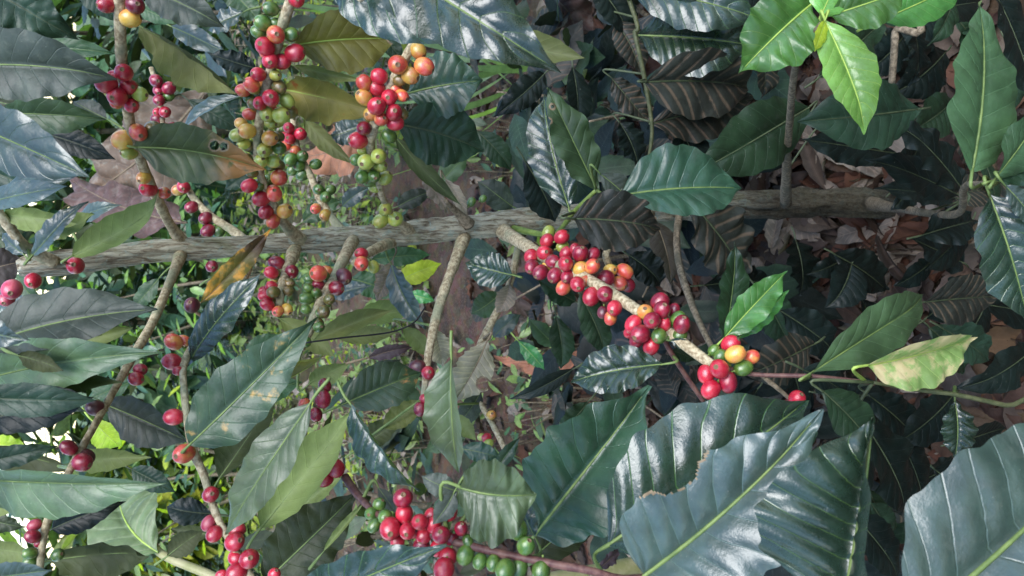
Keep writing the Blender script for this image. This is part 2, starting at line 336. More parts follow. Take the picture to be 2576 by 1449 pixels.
B('A', 1, [(296, -60, .56, 14), (303, 80, .58, 14), (308, 180, .6, 13), (320, 270, .62, 13), (335, 345, .64, 12), (368, 440, .68, 13), (398, 505, .71, 13), (428, 565, .75, 12), (462, 615, .78, 13)], TWIG)
B('A2', 1, [(380, 170, .86, 6), (402, 240, .86, 6), (408, 300, .87, 6), (425, 360, .87, 6), (470, 470, .86, 8), (520, 535, .85, 10), (585, 580, .84, 11), (625, 612, .83, 10)], TWIG)
B('B', 1, [(745, -40, .64, 12), (708, 70, .66, 14), (680, 180, .68, 12), (660, 270, .70, 12), (648, 350, .72, 11), (655, 440, .75, 10), (695, 530, .78, 11), (725, 575, .81, 14), (765, 612, .84, 15)], TWIG)
B('C', 1, [(738, 300, .90, 8), (750, 380, .90, 8), (780, 440, .90, 9), (805, 500, .89, 10), (840, 555, .88, 11), (880, 600, .87, 11)], TWIG)
B('D', 1, [(1040, 105, .70, 9), (1012, 160, .70, 12), (985, 210, .71, 13), (960, 265, .72, 12), (940, 320, .73, 13), (932, 370, .75, 12), (948, 440, .78, 9), (962, 495, .81, 8), (990, 545, .86, 9), (1040, 590, .91, 12)], TWIG)
B('F', 1, [(455, 640, .77, 12), (425, 715, .72, 11), (385, 810, .67, 11), (335, 895, .62, 10.5), (285, 985, .58, 9), (235, 1075, .55, 9), (185, 1165, .53, 9), (135, 1270, .51, 10), (108, 1360, .50, 9), (95, 1500, .49, 8)], TWIG)
B('G', 1, [(742, 625, .83, 13), (722, 680, .79, 13), (708, 725, .76, 12), (703, 770, .75, 8)], TWIG)
B('H', 1, [(888, 605, .86, 12), (862, 655, .81, 14), (838, 705, .78, 13), (805, 765, .75, 13), (778, 830, .73, 12), (755, 880, .72, 10)], TWIG)
B('H2', 1, [(985, 610, .89, 11), (935, 632, .84, 12), (890, 662, .80, 8)], TWIG)
B('I', 1, [(1168, 595, .94, 13), (1140, 670, .90, 13), (1112, 750, .86, 13), (1092, 820, .83, 12), (1078, 890, .81, 10), (1066, 1000, .80, 8)], TWIG)
B('J', 1, [(1262, 580, .97, 15), (1330, 622, .88, 15), (1410, 668, .80, 15), (1490, 710, .75, 15), (1580, 765, .70, 15), (1680, 835, .67, 14), (1760, 895, .65, 14), (1815, 930, .64, 10)], TWIG)
B('J2', 1, [(1800, 920, .645, 8), (1900, 942, .64, 6), (2040, 946, .62, 5.5), (2180, 962, .59, 5.5), (2200, 966, .585, 5)], PURPLE, 0.05, 0.06)
B('J4', 1, [(1915, 943, .64, 6), (1960, 980, .645, 6), (1996, 1012, .65, 5)], TWIGD)
B('J3', 1, [(1668, 850, .68, 7), (1690, 890, .685, 6.5), (1725, 945, .69, 6.5), (1770, 1010, .69, 6)], PURPLE, 0.05, 0.06)
B('K', 1, [(1712, 520, 1.12, 7), (1702, 600, 1.05, 8.5), (1712, 680, 1.0, 9), (1738, 760, .95, 8.5), (1768, 830, .9, 7.5), (1800, 890, .85, 7)], TWIGD)
B('K2', 1, [(1640, 535, 1.1, 8), (1535, 620, .82, 9), (1532, 670, .80, 9), (1520, 690, .79, 8)], TWIG)
B('M', 1, [(640, 620, .81, 10), (600, 730, .72, 9), (520, 820, .65, 9), (466, 905, .6, 9), (463, 980, .57, 9), (482, 1120, .56, 10), (512, 1195, .56, 10), (542, 1290, .55, 9), (590, 1380, .54, 9), (650, 1480, .53, 9)], TWIG)
B('N', 1, [(1310, 590, 1.0, 9), (1280, 720, .98, 9), (1235, 815, .95, 10), (1200, 890, .93, 9), (1195, 980, .92, 8), (1240, 1070, .9, 7), (1275, 1140, .88, 7)], TWIG)
B('R', 1, [(2190, 512, 1.32, 14), (2260, 524, 1.1, 11), (2400, 540, .80, 9), (2425, 472, .66, 8), (2470, 462, .6, 7), (2530, 450, .57, 6)], TWIGD)
B('S', 1, [(1976, 512, 1.2, 11), (1980, 400, .95, 10), (1988, 290, .78, 9), (1996, 200, .68, 9), (2012, 130, .62, 7), (2070, 55, .57, 7)], TWIGD)
B('E', 1, [(1180, 565, .93, 13), (1150, 535, .91, 10), (1120, 505, .88, 5)], TWIGD)
B('U', 1, [(140, 660, .71, 13), (70, 625, .69, 13), (20, 565, .67, 12), (-40, 480, .65, 11), (-120, 330, .6, 10), (-150, 100, .56, 9)], TWIG)
B('X', 1, [(1285, 575, .97, 8), (1385, 590, .93, 6), (1425, 558, .85, 6), (1442, 535, .8, 6), (1500, 478, .75, 5)], GREEN, .03, .1)
# tree 2
def vtrunk(key, tree, py0, py1, yw, d1, n=9):
    pts = []; o = TREES[tree].location
    g = Geo(); P = [Vector((o.x, o.y, 0.0)), Vector((o.x+.01, o.y, .5)), Vector((o.x, o.y+.02, 1.0)), Vector((o.x-.02, o.y, 1.5)), Vector((o.x, o.y, 2.1))]
    tube(g, P, [.03, .026, .022, .018, .010], 20, 16, .15)
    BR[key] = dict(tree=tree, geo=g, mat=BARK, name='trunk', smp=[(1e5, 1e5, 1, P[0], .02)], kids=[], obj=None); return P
vtrunk('T2', 2, 0, 0, 0, 0); vtrunk('T3', 3, 0, 0, 0, 0)
o2 = TREES[2].location; o3 = TREES[3].location
t2a = pix(Vector((o2.x, o2.y+.01, .85))); t2b = pix(Vector((o2.x, o2.y, 1.45))); t2c = pix(Vector((o2.x, o2.y, .5)))
B('V', 2, [(*t2a, 9), (1560, -60, .97, 6), (1598, 90, .96, 5.5), (1622, 200, .97, 5.5), (1640, 320, .98, 5), (1632, 400, .99, 4)], DULL, .04, .1)
B('LT', 2, [(*t2b, 12), (-130, -160, .52, 9), (-120, 60, .5, 9), (-110, 300, .5, 8), (-90, 480, .5, 7)], TWIG)
B('TC', 2, [(*t2b, 12), (760, -190, .56, 9), (930, -120, .5, 8), (1000, -90, .48, 7), (1180, -60, .5, 6)], TWIG)
B('TR', 2, [(*t2c, 9), (2250, -40, .85, 9), (2252, 80, .84, 9), (2243, 210, .86, 8)], TWIGD)
q3a = pix(Vector((o3.x, o3.y, .95))); q3b = pix(Vector((o3.x, o3.y, 1.5))); q3c = pix(Vector((o3.x, o3.y, .6)))
B('Q', 3, [(*q3a, 14), (1800, 1560, .48, 10), (1540, 1452, .475, 10), (1400, 1420, .48, 10), (1260, 1392, .49, 10), (1140, 1362, .5, 10), (1060, 1335, .51, 9), (960, 1300, .53, 7), (900, 1245, .58, 10), (868, 1200, .60, 10)], PURPLE, .06, .1)
B('LB', 3, [(*q3b, 11), (-160, 1560, .47, 9), (-110, 1300, .46, 9), (-100, 1050, .47, 8), (-90, 820, .47, 7)], TWIG)
B('W', 3, [(*q3c, 8), (2700, 1060, .6, 7), (2530, 1020, .58, 6), (2400, 992, .58, 6), (2300, 980, .585, 5), (2195, 962, .58, 4)], DULL, .03, .15)
B('Z', 3, [(*q3a, 9), (2250, 1600, .44, 8), (2150, 1490, .44, 7), (2040, 1475, .44, 6)], PURPLE, .05, .1)

def nearest(tree, px, py, d, keys=None):
    best = None
    for k, b in BR.items():
        if keys and k not in keys: continue
        if b['tree'] != tree: continue
        for s in b['smp']:
            e = math.hypot(s[0]-px, s[1]-py) + abs(s[2]-d)*700
            if best is None or e < best[0]: best = (e, k, s)
    return best
# ------------------------------------------------------------------ the leaves
# tree  material  base x y  tip x y  half widths left right  depth  depth change  bend  lift  [F = underside]
LEAVES = """
2 dk -80 -60 190 100 70 60 .50 .04 5 15
2 ol -60 15 105 100 40 38 .54 .02 0 8 F
2 pl -70 70 120 160 32 36 .52 .03 0 8
2 md 40 125 287 133 32 22 .60 .05 10 8
2 gr -100 165 282 188 55 88 .50 .03 10 22
2 md 0 285 252 297 30 48 .57 .05 4 8
2 pl -130 290 222 445 72 78 .49 .03 16 25
2 bk 110 335 292 402 30 32 .62 .05 8 8
2 pl 0 480 210 438 24 26 .58 .02 6 6
2 pl -60 520 175 470 34 30 .56 .0 8 6
1 ol 338 58 606 240 36 76 .60 .03 16 18 F
1 pl 606 242 440 338 16 30 .70 .05 -10 10
1 og 338 370 668 425 38 78 .63 .02 24 12
1 gr 345 -40 560 62 42 52 .72 .02 4 8
1 pl 614 30 516 74 28 28 .80 .02 6 6
1 pl 430 66 575 138 26 22 .95 .02 6 6
1 bk 645 172 520 132 24 28 .92 .0 6 6
1 md 330 10 440 60 22 22 .9 .0 4 4
1 yl 733 114 1000 98 44 80 .70 .0 8 16
1 ol 738 164 915 202 16 22 .69 .03 -6 10 F
1 yl 695 222 945 282 50 78 .72 .03 12 14 F
1 ol 765 300 900 418 24 28 .84 .03 -10 8 F
1 pl 910 316 830 346 32 34 .86 .0 4 4
2 td 1020 236 1215 201 76 78 .77 .03 4 14
1 dk 1000 312 1222 382 62 78 .79 .04 14 20
1 do 995 345 1170 522 26 24 .86 .06 -18 8 F
2 bl 815 -70 1145 102 75 82 .54 .02 6 22
2 bl 930 -130 1408 172 112 100 .44 .02 -20 26
2 ol 1190 90 1472 150 42 46 .56 .03 6 10 F
2 dk 940 60 1015 160 26 26 .78 .0 4 4
1 md 1504 482 1378 218 52 54 .74 .02 14 14
1 bl 1432 525 1362 220 60 55 .79 .02 14 16
2 bk 1372 183 1244 292 34 34 .85 .02 8 8
2 bk 1440 165 1452 332 36 30 .92 .02 8 8
2 bk 1500 -40 1592 104 56 50 .98 .02 8 8
2 bz 1545 50 1614 190 34 40 .98 .02 10 10
2 bz 1535 192 1632 310 34 36 1.0 .02 -8 8
2 bk 1556 304 1608 420 38 36 1.0 .02 6 8
2 bl 1585 -25 1920 48 74 72 .93 -.03 8 26
2 bl 1604 88 1900 112 36 100 .96 -.02 -8 24
2 bz 1624 206 1912 222 46 88 .98 -.02 14 22
2 bz 1636 312 1900 250 46 72 1.01 .0 8 16
1 dk 2036 270 1748 440 76 78 .86 .03 -6 16
1 td 1560 492 1868 473 108 64 .70 .0 12 22
1 gr 1508 436 1603 522 34 34 .70 .02 4 6
1 bz 1442 550 1672 577 56 74 .68 .0 10 18
1 bk 1320 405 1400 560 52 48 .92 .02 6 8
1 br 2046 6 1860 183 92 80 .60 -.02 -6 20
1 bb 2076 52 2190 335 56 66 .56 -.02 -12 18
1 yy 2076 50 2047 131 17 17 .55 -.01 0 4
1 bb 2066 40 2110 -60 46 46 .57 .0 4 8
1 br 2084 40 2290 -30 56 62 .57 .0 -6 14
1 br 2212 52 2430 -50 54 54 .62 .0 -6 12
2 dk 2060 195 2226 48 52 48 .80 .02 4 8
1 dk 2314 274 2020 305 74 84 .73 .02 4 18
1 md 2446 432 2468 2 108 106 .55 .0 8 26
1 md 2508 444 2630 262 54 54 .54 -.01 4 12
1 td 2506 452 2660 405 34 34 .54 .0 4 8
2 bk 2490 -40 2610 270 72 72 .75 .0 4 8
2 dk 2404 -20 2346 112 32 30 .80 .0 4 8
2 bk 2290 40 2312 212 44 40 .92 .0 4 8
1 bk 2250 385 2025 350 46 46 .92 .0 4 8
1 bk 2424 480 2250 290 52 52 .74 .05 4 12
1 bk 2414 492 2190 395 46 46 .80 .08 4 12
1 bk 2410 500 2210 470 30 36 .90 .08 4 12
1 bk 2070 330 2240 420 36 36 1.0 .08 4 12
1 pl 82 642 209 500 20 26 .62 .0 -22 10
1 ol 0 540 215 565 32 40 .66 .0 4 6 F
1 ol 125 602 242 538 30 30 .66 .02 4 6 F
1 ol 180 645 432 494 44 46 .64 .02 -6 18 F
1 pl 195 552 292 514 22 20 .74 .0 4 4
1 md 208 634 402 612 14 16 .76 .02 4 4
1 pl 62 642 4 584 18 18 .68 .0 4 4
3 gr -25 862 398 778 82 60 .51 .03 26 22
3 pl -60 832 60 856 34 36 .45 .0 4 6
1 ol 66 878 254 842 24 20 .54 .02 6 6 F
1 ol 185 866 354 822 20 24 .58 .02 6 6 F
3 ml -90 968 378 882 58 72 .50 .03 16 18
1 do 46 894 166 934 26 26 .49 .01 4 4 F
1 ru 506 762 684 572 22 28 .64 .02 -8 8
1 bl 468 925 664 688 42 44 .58 .03 12 18
1 or 478 1118 800 796 80 62 .53 .03 -4 24
1 yl 608 1002 832 892 34 -20 .56 .02 -10 14 F
1 do 548 1210 700 985 62 56 .62 .02 4 10 F
1 ol 786 858 1000 774 36 26 .78 .04 6 10 F
1 ol 880 805 1050 778 36 34 .95 .04 6 10 F
1 ol 850 852 1005 836 26 26 .92 .04 6 10 F
1 pl 835 745 935 718 22 20 .93 .0 4 4
1 dr 988 652 946 758 22 24 .92 .0 4 4
1 pl 984 664 1072 828 30 34 .86 .02 -14 12
1 md 935 652 1088 640 20 24 .96 .04 4 8
1 yy 1000 708 1110 663 26 28 1.2 .02 4 8
1 br 1030 740 1095 758 16 16 1.2 .02 4 8
1 bl 1290 692 1170 660 40 44 .90 .0 4 8
1 md 1262 736 1184 792 32 32 1.0 .0 4 8
1 dr 1090 826 1114 924 28 26 .84 .0 4 4
1 dr 1225 858 1142 1010 46 48 .87 .02 8 8
1 dr 1280 715 1250 790 22 24 .93 .02 8 8
1 or 852 1022 1066 934 60 46 .66 .02 4 14
1 pu 928 900 1042 872 14 18 .66 .0 6 6
1 ol 776 966 884 912 30 32 .70 .0 4 8 F
1 dk 1458 738 1526 896 38 38 .85 .02 6 10
1 dk 1398 794 1416 932 32 30 1.05 .02 6 10
1 br 1304 858 1370 930 18 20 1.2 .02 6 10
1 bk 1580 640 1672 722 34 38 .92 .02 6 10
1 br2 1650 556 1692 722 36 36 1.05 .02 6 10
1 bz 1735 505 1880 705 82 78 1.02 -.02 6 16
1 td 1822 872 1856 608 38 42 .80 .0 6 10
1 br 1820 852 1982 680 40 36 .68 .0 8 10
1 br 1856 852 1988 728 22 24 .69 .0 4 8
1 bl 1668 916 1428 962 46 60 .66 .0 -12 16
1 bk 1442 928 1282 1010 16 20 .74 .02 4 8
1 bl 1684 856 1744 872 12 14 .66 .0 4 4
1 dk 1690 882 1752 908 16 18 .70 .0 4 4
1 bl 2488 486 2586 812 74 86 .55 -.02 -8 22
1 pl 2528 466 2612 575 28 28 .52 .0 4 8
1 md 2038 940 2362 738 62 60 .62 .0 20 20
1 bz 2046 866 1876 948 60 58 .74 .02 -4 12
1 pb 2180 920 2452 848 14 82 .57 -.02 -10 16
2 bk 2000 600 2020 745 52 50 1.15 .02 6 10
2 bk 2138 640 2032 692 28 28 1.15 .02 6 10
2 bk 2350 650 2250 720 28 28 1.0 .02 6 10
3 bz 2325 760 2510 745 58 64 .80 .02 6 10
3 bk 2610 868 2428 986 46 48 .60 .02 6 12
3 bk 2180 990 2330 1130 46 48 .68 .02 6 12
3 bk 2020 930 2140 1000 36 38 .70 .02 6 12
3 bk -50 1062 236 1000 55 50 .49 .02 16 12
3 dk -70 1000 240 1012 42 36 .48 .02 8 12
3 do -60 930 330 960 46 60 .52 .02 8 12 F
1 gr 262 1016 478 1112 38 62 .61 .0 10 14
1 yy 235 1060 305 1128 36 42 .85 .0 4 8
3 yy -30 1120 75 1125 24 26 .80 .0 4 8
3 dk -60 1170 142 1124 26 28 .55 .0 4 8
1 ol 168 1168 378 1152 36 32 .64 .02 8 12 F
3 ml -80 1205 398 1222 26 86 .46 .02 6 24
1 bk 128 1332 312 1262 30 36 .58 .02 6 10
3 do 110 1412 398 1390 52 60 .52 .02 6 14 F
3 ol -60 1380 100 1400 34 34 .54 .0 4 8 F
3 pl -60 1460 135 1432 34 34 .46 .0 4 8
1 bk 534 1292 414 1274 28 32 .75 .02 6 10
1 do 530 1345 430 1330 26 30 .78 .02 6 10 F
1 ml 782 1012 556 1352 56 60 .49 .02 14 26
3 ol 655 1330 894 1032 66 70 .56 .02 8 20 F
1 bl 882 1016 1052 1243 22 62 .53 .0 10 22
1 ml 1136 902 1152 1198 20 68 .56 -.02 -8 18
3 do 672 1460 900 1240 80 72 .62 .02 6 14
3 ol 812 1390 918 1264 14 10 .57 .0 4 6 F
3 bl 735 1530 1128 1366 66 80 .44 .0 10 22
3 gr 1152 1236 1058 1196 28 28 .50 .0 6 8
3 gr 1142 1240 1088 1318 24 26 .49 .0 6 8
3 ml 1155 1226 1352 1244 72 118 .485 -.01 -16 24
3 gr 950 1225 996 1290 16 16 .57 .0 4 4
1 td 1158 1128 1262 1152 24 24 .80 .0 4 8
3 td 1246 1185 1308 1100 16 18 .62 .0 4 6
3 td 1345 1348 1640 972 136 46 .59 .03 22 28
3 do 1345 1400 1520 1225 60 62 .64 .02 6 14
3 bl 1530 1372 2060 996 168 100 .52 .02 6 32
3 pl 1622 1448 2078 1032 178 132 .46 .0 -14 30
3 bl 2125 1515 2197 1050 240 -140 .42 .0 8 34
3 pl 2300 1575 2860 1040 225 190 .40 .0 4 30
3 dk 2068 982 2205 1135 56 54 .57 .02 6 12
3 bk 2170 1060 2296 1305 72 70 .62 .02 6 14
3 bk 2404 985 2258 1115 48 52 .66 .02 6 14
3 bl 2402 1008 2402 1154 44 42 .60 .0 6 12
3 bk 2260 1100 2330 1290 50 50 .70 .0 6 12
3 bk 2150 1300 2270 1460 52 50 .60 .0 6 12
3 pu 1505 1434 1562 1380 16 18 .50 .0 4 4
3 bl 1345 1350 1300 1240 26 26 .55 .0 4 4
2 do -90 235 165 305 46 46 .75 .02 6 10
2 dk -90 400 150 505 44 46 .72 .02 6 10
1 do -70 610 100 555 30 30 .85 .02 6 10
2 br2 -90 700 64 655 60 60 .85 .0 4 6
3 dk -90 905 220 1035 50 50 .62 .02 6 10
3 do -90 1130 200 1180 36 40 .62 .02 6 10 F
3 ol -80 1290 120 1240 30 34 .62 .02 6 10 F
1 md 330 960 210 1010 24 24 .7 .02 4 8
2 dk 190 -60 300 60 30 34 .75 .02 4 8
2 md 560 -40 660 60 30 34 .95 .02 4 8
1 dk 470 250 610 330 26 26 .95 .02 4 8
1 md 250 640 350 560 20 24 .95 .02 4 8
1 ol 700 800 850 900 34 34 .85 .02 6 10 F
1 md 880 700 1010 745 32 32 1.0 .02 6 10
1 md 640 1000 760 960 30 30 .75 .02 6 10
1 ol 960 1080 1075 1010 36 34 .80 .02 6 10 F
1 do 900 1130 1010 1060 36 34 .90 .02 6 10 F
1 md 1000 960 1060 1060 28 28 .85 .02 6 10
1 ol 740 1290 870 1190 36 30 .85 .02 6 10 F
1 gr 1290 520 1200 450 34 34 1.0 .02 6 10
1 md 1100 470 1180 390 26 26 1.05 .02 6 10
1 dr 1060 440 1130 540 14 18 .98 .02 6 6
1 dr 1120 450 1175 545 14 16 .98 .02 6 6
1 dk 1200 330 1290 430 30 30 1.1 .02 6 10
1 dk 1450 760 1350 700 26 30 1.1 .02 6 10
1 gr 1210 985 1140 1080 26 26 .9 .02 6 10
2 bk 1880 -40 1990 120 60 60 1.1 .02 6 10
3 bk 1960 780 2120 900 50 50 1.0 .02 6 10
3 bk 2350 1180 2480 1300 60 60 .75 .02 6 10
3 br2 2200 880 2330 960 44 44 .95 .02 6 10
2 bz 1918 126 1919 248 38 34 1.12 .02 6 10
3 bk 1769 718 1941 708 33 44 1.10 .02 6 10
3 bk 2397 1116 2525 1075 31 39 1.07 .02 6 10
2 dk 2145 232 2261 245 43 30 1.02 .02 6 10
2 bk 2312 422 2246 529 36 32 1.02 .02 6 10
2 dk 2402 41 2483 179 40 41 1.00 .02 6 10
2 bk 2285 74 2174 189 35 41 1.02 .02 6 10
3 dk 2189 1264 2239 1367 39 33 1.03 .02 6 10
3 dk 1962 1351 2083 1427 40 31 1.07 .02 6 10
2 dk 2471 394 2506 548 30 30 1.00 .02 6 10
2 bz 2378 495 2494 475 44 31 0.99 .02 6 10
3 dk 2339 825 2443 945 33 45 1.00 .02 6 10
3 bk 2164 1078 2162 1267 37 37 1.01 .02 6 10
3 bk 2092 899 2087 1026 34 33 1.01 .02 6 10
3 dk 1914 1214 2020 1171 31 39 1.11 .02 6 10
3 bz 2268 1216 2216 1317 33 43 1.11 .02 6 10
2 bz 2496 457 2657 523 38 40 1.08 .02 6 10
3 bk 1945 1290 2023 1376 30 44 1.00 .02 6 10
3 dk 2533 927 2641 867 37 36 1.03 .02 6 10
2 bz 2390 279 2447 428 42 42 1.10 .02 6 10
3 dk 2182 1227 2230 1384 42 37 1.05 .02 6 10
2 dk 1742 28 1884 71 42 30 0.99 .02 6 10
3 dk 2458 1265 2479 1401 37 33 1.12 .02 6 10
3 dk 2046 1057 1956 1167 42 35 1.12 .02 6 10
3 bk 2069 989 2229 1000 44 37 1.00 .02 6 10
1 gr 900 980 1010 905 28 30 .80 .02 6 10
1 ol 1010 820 1090 900 26 26 .9 .02 6 10 F
1 md 620 900 700 840 22 24 .8 .02 6 8
1 dk 330 1180 440 1240 26 28 .75 .02 6 8
1 md 400 700 330 780 22 22 .9 .02 6 8
1 pl 860 520 930 470 18 20 1.0 .02 6 8
1 md 760 560 860 500 20 24 1.0 .02 6 8
1 ol 1130 1040 1200 1110 24 24 .85 .02 6 8 F
1 md 1400 870 1330 800 24 24 1.1 .02 6 8
1 dk 1480 1010 1400 1090 28 28 .9 .02 6 8
3 do 420 1400 520 1330 34 34 .7 .02 6 8 F
1 pl 1240 850 1310 790 20 22 1.0 .02 6 8
1 gr 1000 520 1090 480 22 22 1.0 .02 6 8
1 dk 640 420 560 480 22 22 .95 .02 6 8
2 gr 270 300 180 250 24 26 .8 .02 6 8
1 md 100 760 40 690 26 26 .8 .02 6 8
3 pl -60 760 90 770 34 30 .62 .02 6 8
2 do -80 590 60 610 30 30 .8 .02 6 8
3 do -60 1300 60 1330 24 24 .75 .02 6 8
1 ol 530 700 620 650 18 20 .9 .02 4 6 F
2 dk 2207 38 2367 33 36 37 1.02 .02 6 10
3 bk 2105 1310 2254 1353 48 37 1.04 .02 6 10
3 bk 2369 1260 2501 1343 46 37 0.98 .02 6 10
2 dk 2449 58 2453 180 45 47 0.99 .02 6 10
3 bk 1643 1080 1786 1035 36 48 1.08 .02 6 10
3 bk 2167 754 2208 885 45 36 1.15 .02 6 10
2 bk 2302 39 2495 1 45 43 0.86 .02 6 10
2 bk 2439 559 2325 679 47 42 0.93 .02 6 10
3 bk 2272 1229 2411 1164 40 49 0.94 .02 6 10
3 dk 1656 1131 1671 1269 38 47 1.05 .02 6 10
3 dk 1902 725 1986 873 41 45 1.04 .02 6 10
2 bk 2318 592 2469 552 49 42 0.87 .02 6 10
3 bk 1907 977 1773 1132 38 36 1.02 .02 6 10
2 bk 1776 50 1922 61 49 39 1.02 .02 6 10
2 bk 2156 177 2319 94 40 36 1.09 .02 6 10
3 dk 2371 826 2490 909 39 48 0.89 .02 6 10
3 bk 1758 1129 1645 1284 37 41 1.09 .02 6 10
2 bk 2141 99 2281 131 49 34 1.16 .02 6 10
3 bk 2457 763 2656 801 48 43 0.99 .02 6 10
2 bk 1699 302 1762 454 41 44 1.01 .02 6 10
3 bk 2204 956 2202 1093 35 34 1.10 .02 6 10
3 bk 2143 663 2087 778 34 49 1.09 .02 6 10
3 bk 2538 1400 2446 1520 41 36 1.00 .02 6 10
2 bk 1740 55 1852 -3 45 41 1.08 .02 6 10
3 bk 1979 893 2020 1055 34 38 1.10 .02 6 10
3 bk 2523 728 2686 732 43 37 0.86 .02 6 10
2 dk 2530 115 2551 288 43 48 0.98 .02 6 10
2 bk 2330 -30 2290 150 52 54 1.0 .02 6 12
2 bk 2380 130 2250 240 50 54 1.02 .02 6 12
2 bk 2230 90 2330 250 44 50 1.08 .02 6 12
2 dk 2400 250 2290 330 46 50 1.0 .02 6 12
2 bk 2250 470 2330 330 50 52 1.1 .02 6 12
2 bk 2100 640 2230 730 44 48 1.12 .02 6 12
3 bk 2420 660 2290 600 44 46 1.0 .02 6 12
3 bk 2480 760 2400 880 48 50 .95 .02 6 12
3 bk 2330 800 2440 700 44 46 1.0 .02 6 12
"""
BITES = {(1622, 1448): [(1668, 1150, 92), (1718, 1110, 66), (1712, 1040, 62), (1600, 1215, 36), (1640, 1050, 90), (1572, 1188, 48)],
         (2038, 940): [(2133, 772, 24)], (1504, 482): [(1390, 268, 5), (1380, 305, 6)],
         (733, 114): [(1000, 88, 26), (985, 195, 22)], (338, 370): [(540, 366, 12), (563, 368, 10)],
         (1225, 858): [(1135, 900, 14), (1215, 965, 14)], (988, 652): [(935, 700, 10)]}
PETIOLE = {}
cnt = 0
for ln in LEAVES.strip().splitlines():
    q = ln.split(); tree = int(q[0]); mk = q[1]
    bx, by, tx, ty, wl, wr, d, dz, bend, lift = map(float, q[2:12]); flip = len(q) > 12
    cnt += 1
    r = random.Random(cnt*31+5)
    cx, cy = (bx+tx)/2, (by+ty)/2; e0 = 31+math.degrees(math.atan((cx-1288)/F))
    aim = {'bl': 62, 'pl': 60, 'td': 30, 'br': 46, 'bb': 44, 'pb': 25, 'ml': 42, 'md': 5, 'gr': 12}.get(mk, -6) + (r.uniform(-6, 6) if mk in ('bl', 'pl') else r.uniform(-12, 12))
    if flip: aim = 34 + r.uniform(-8, 8)
    tnx = max(-.62, min(.62, math.tan(math.radians((e0-aim)/2)))); tny = r.uniform(-.22, .22)
    dx, dy = tx-bx, ty-by; dm = d+dz/2
    hs_ = max(-.16*dm, min(.16*dm, (tnx*dx+tny*dy)*dm/F*0.5))
    P0 = at(bx, by, dm-hs_); P1 = at(tx, ty, dm+hs_); mid = (P0+P1)/2
    n = (RT*tnx - UP*tny - FW).normalized(); T_ = (P1-P0).normalized(); n = (n-T_*n.dot(T_)).normalized()
    s_ = n.cross(T_); il = math.hypot(dx, dy); fac = abs(-s_.dot(RT)*dy/il + -s_.dot(UP)*dx/il); fac = max(.45, fac)
    d = dm-hs_; dz = 2*hs_
    hwp = max(abs(wl), abs(wr))*1.04
    aL = math.acos(max(-1, min(1, wl/hwp))); aR = math.acos(max(-1, min(1, wr/hwp)))
    sg = -1 if flip else 1
    hit = nearest(tree, bx, by, d); key = hit[1]; s = hit[2]
    g = Geo()
    bites = BITES.get((int(bx), int(by)))
    L_px = math.hypot(tx-bx, ty-by); big = L_px > 120
    q_ = {'bl': .088, 'bz': .07, 'dk': .05, 'td': .06, 'pl': .06, 'gr': .04, 'bb': .05, 'br': .04}.get(mk, .045)*r.uniform(.8, 1.25)
    leafgeo(g, P0, P1, n, hwp*dm/F/fac, aL, aR, bend*dm/F*0.5, (lift*dm/F*0.5 + 0.02*L_px*dm/F)*sg, 150 if bites else 84 if big else 44, 26 if bites else 8 if big else 5, flip, q_, (r.choice((.04, .07, .11, .15)) if il < 330 else r.uniform(.05, .095)), 0, True, cnt, r.uniform(-.2, .8)*sg, bites=bites, fray=.25 if mk in ('dr', 'pu') else 0, wexp=.60 if (int(bx), int(by)) == (1622, 1448) else r.uniform(.82, 1.12) if il < 400 else r.uniform(.74, .9))
    # petiole back to the twig it grows from
    dist = hit[0]
    ax0 = (P1-P0).normalized()
    if dist < 150:
        K = P0-ax0*min(.012, (s[3]-P0).length*.4)
        tube(g, [P0+ax0*.003, K, s[3]], [hwp*dm/F*.036, .0013, .0016], 6, 5, mi=1)
    else:
        tube(g, [P0+ax0*.003, P0-ax0*.008, P0-ax0*.02-n*.004], [hwp*dm/F*.036, .0012, .0012], 6, 5, mi=1)
    BR[key]['kids'].append(('leaf', g, [LM[mk], RIBOF.get(mk, RIBM), RIBB], mk))
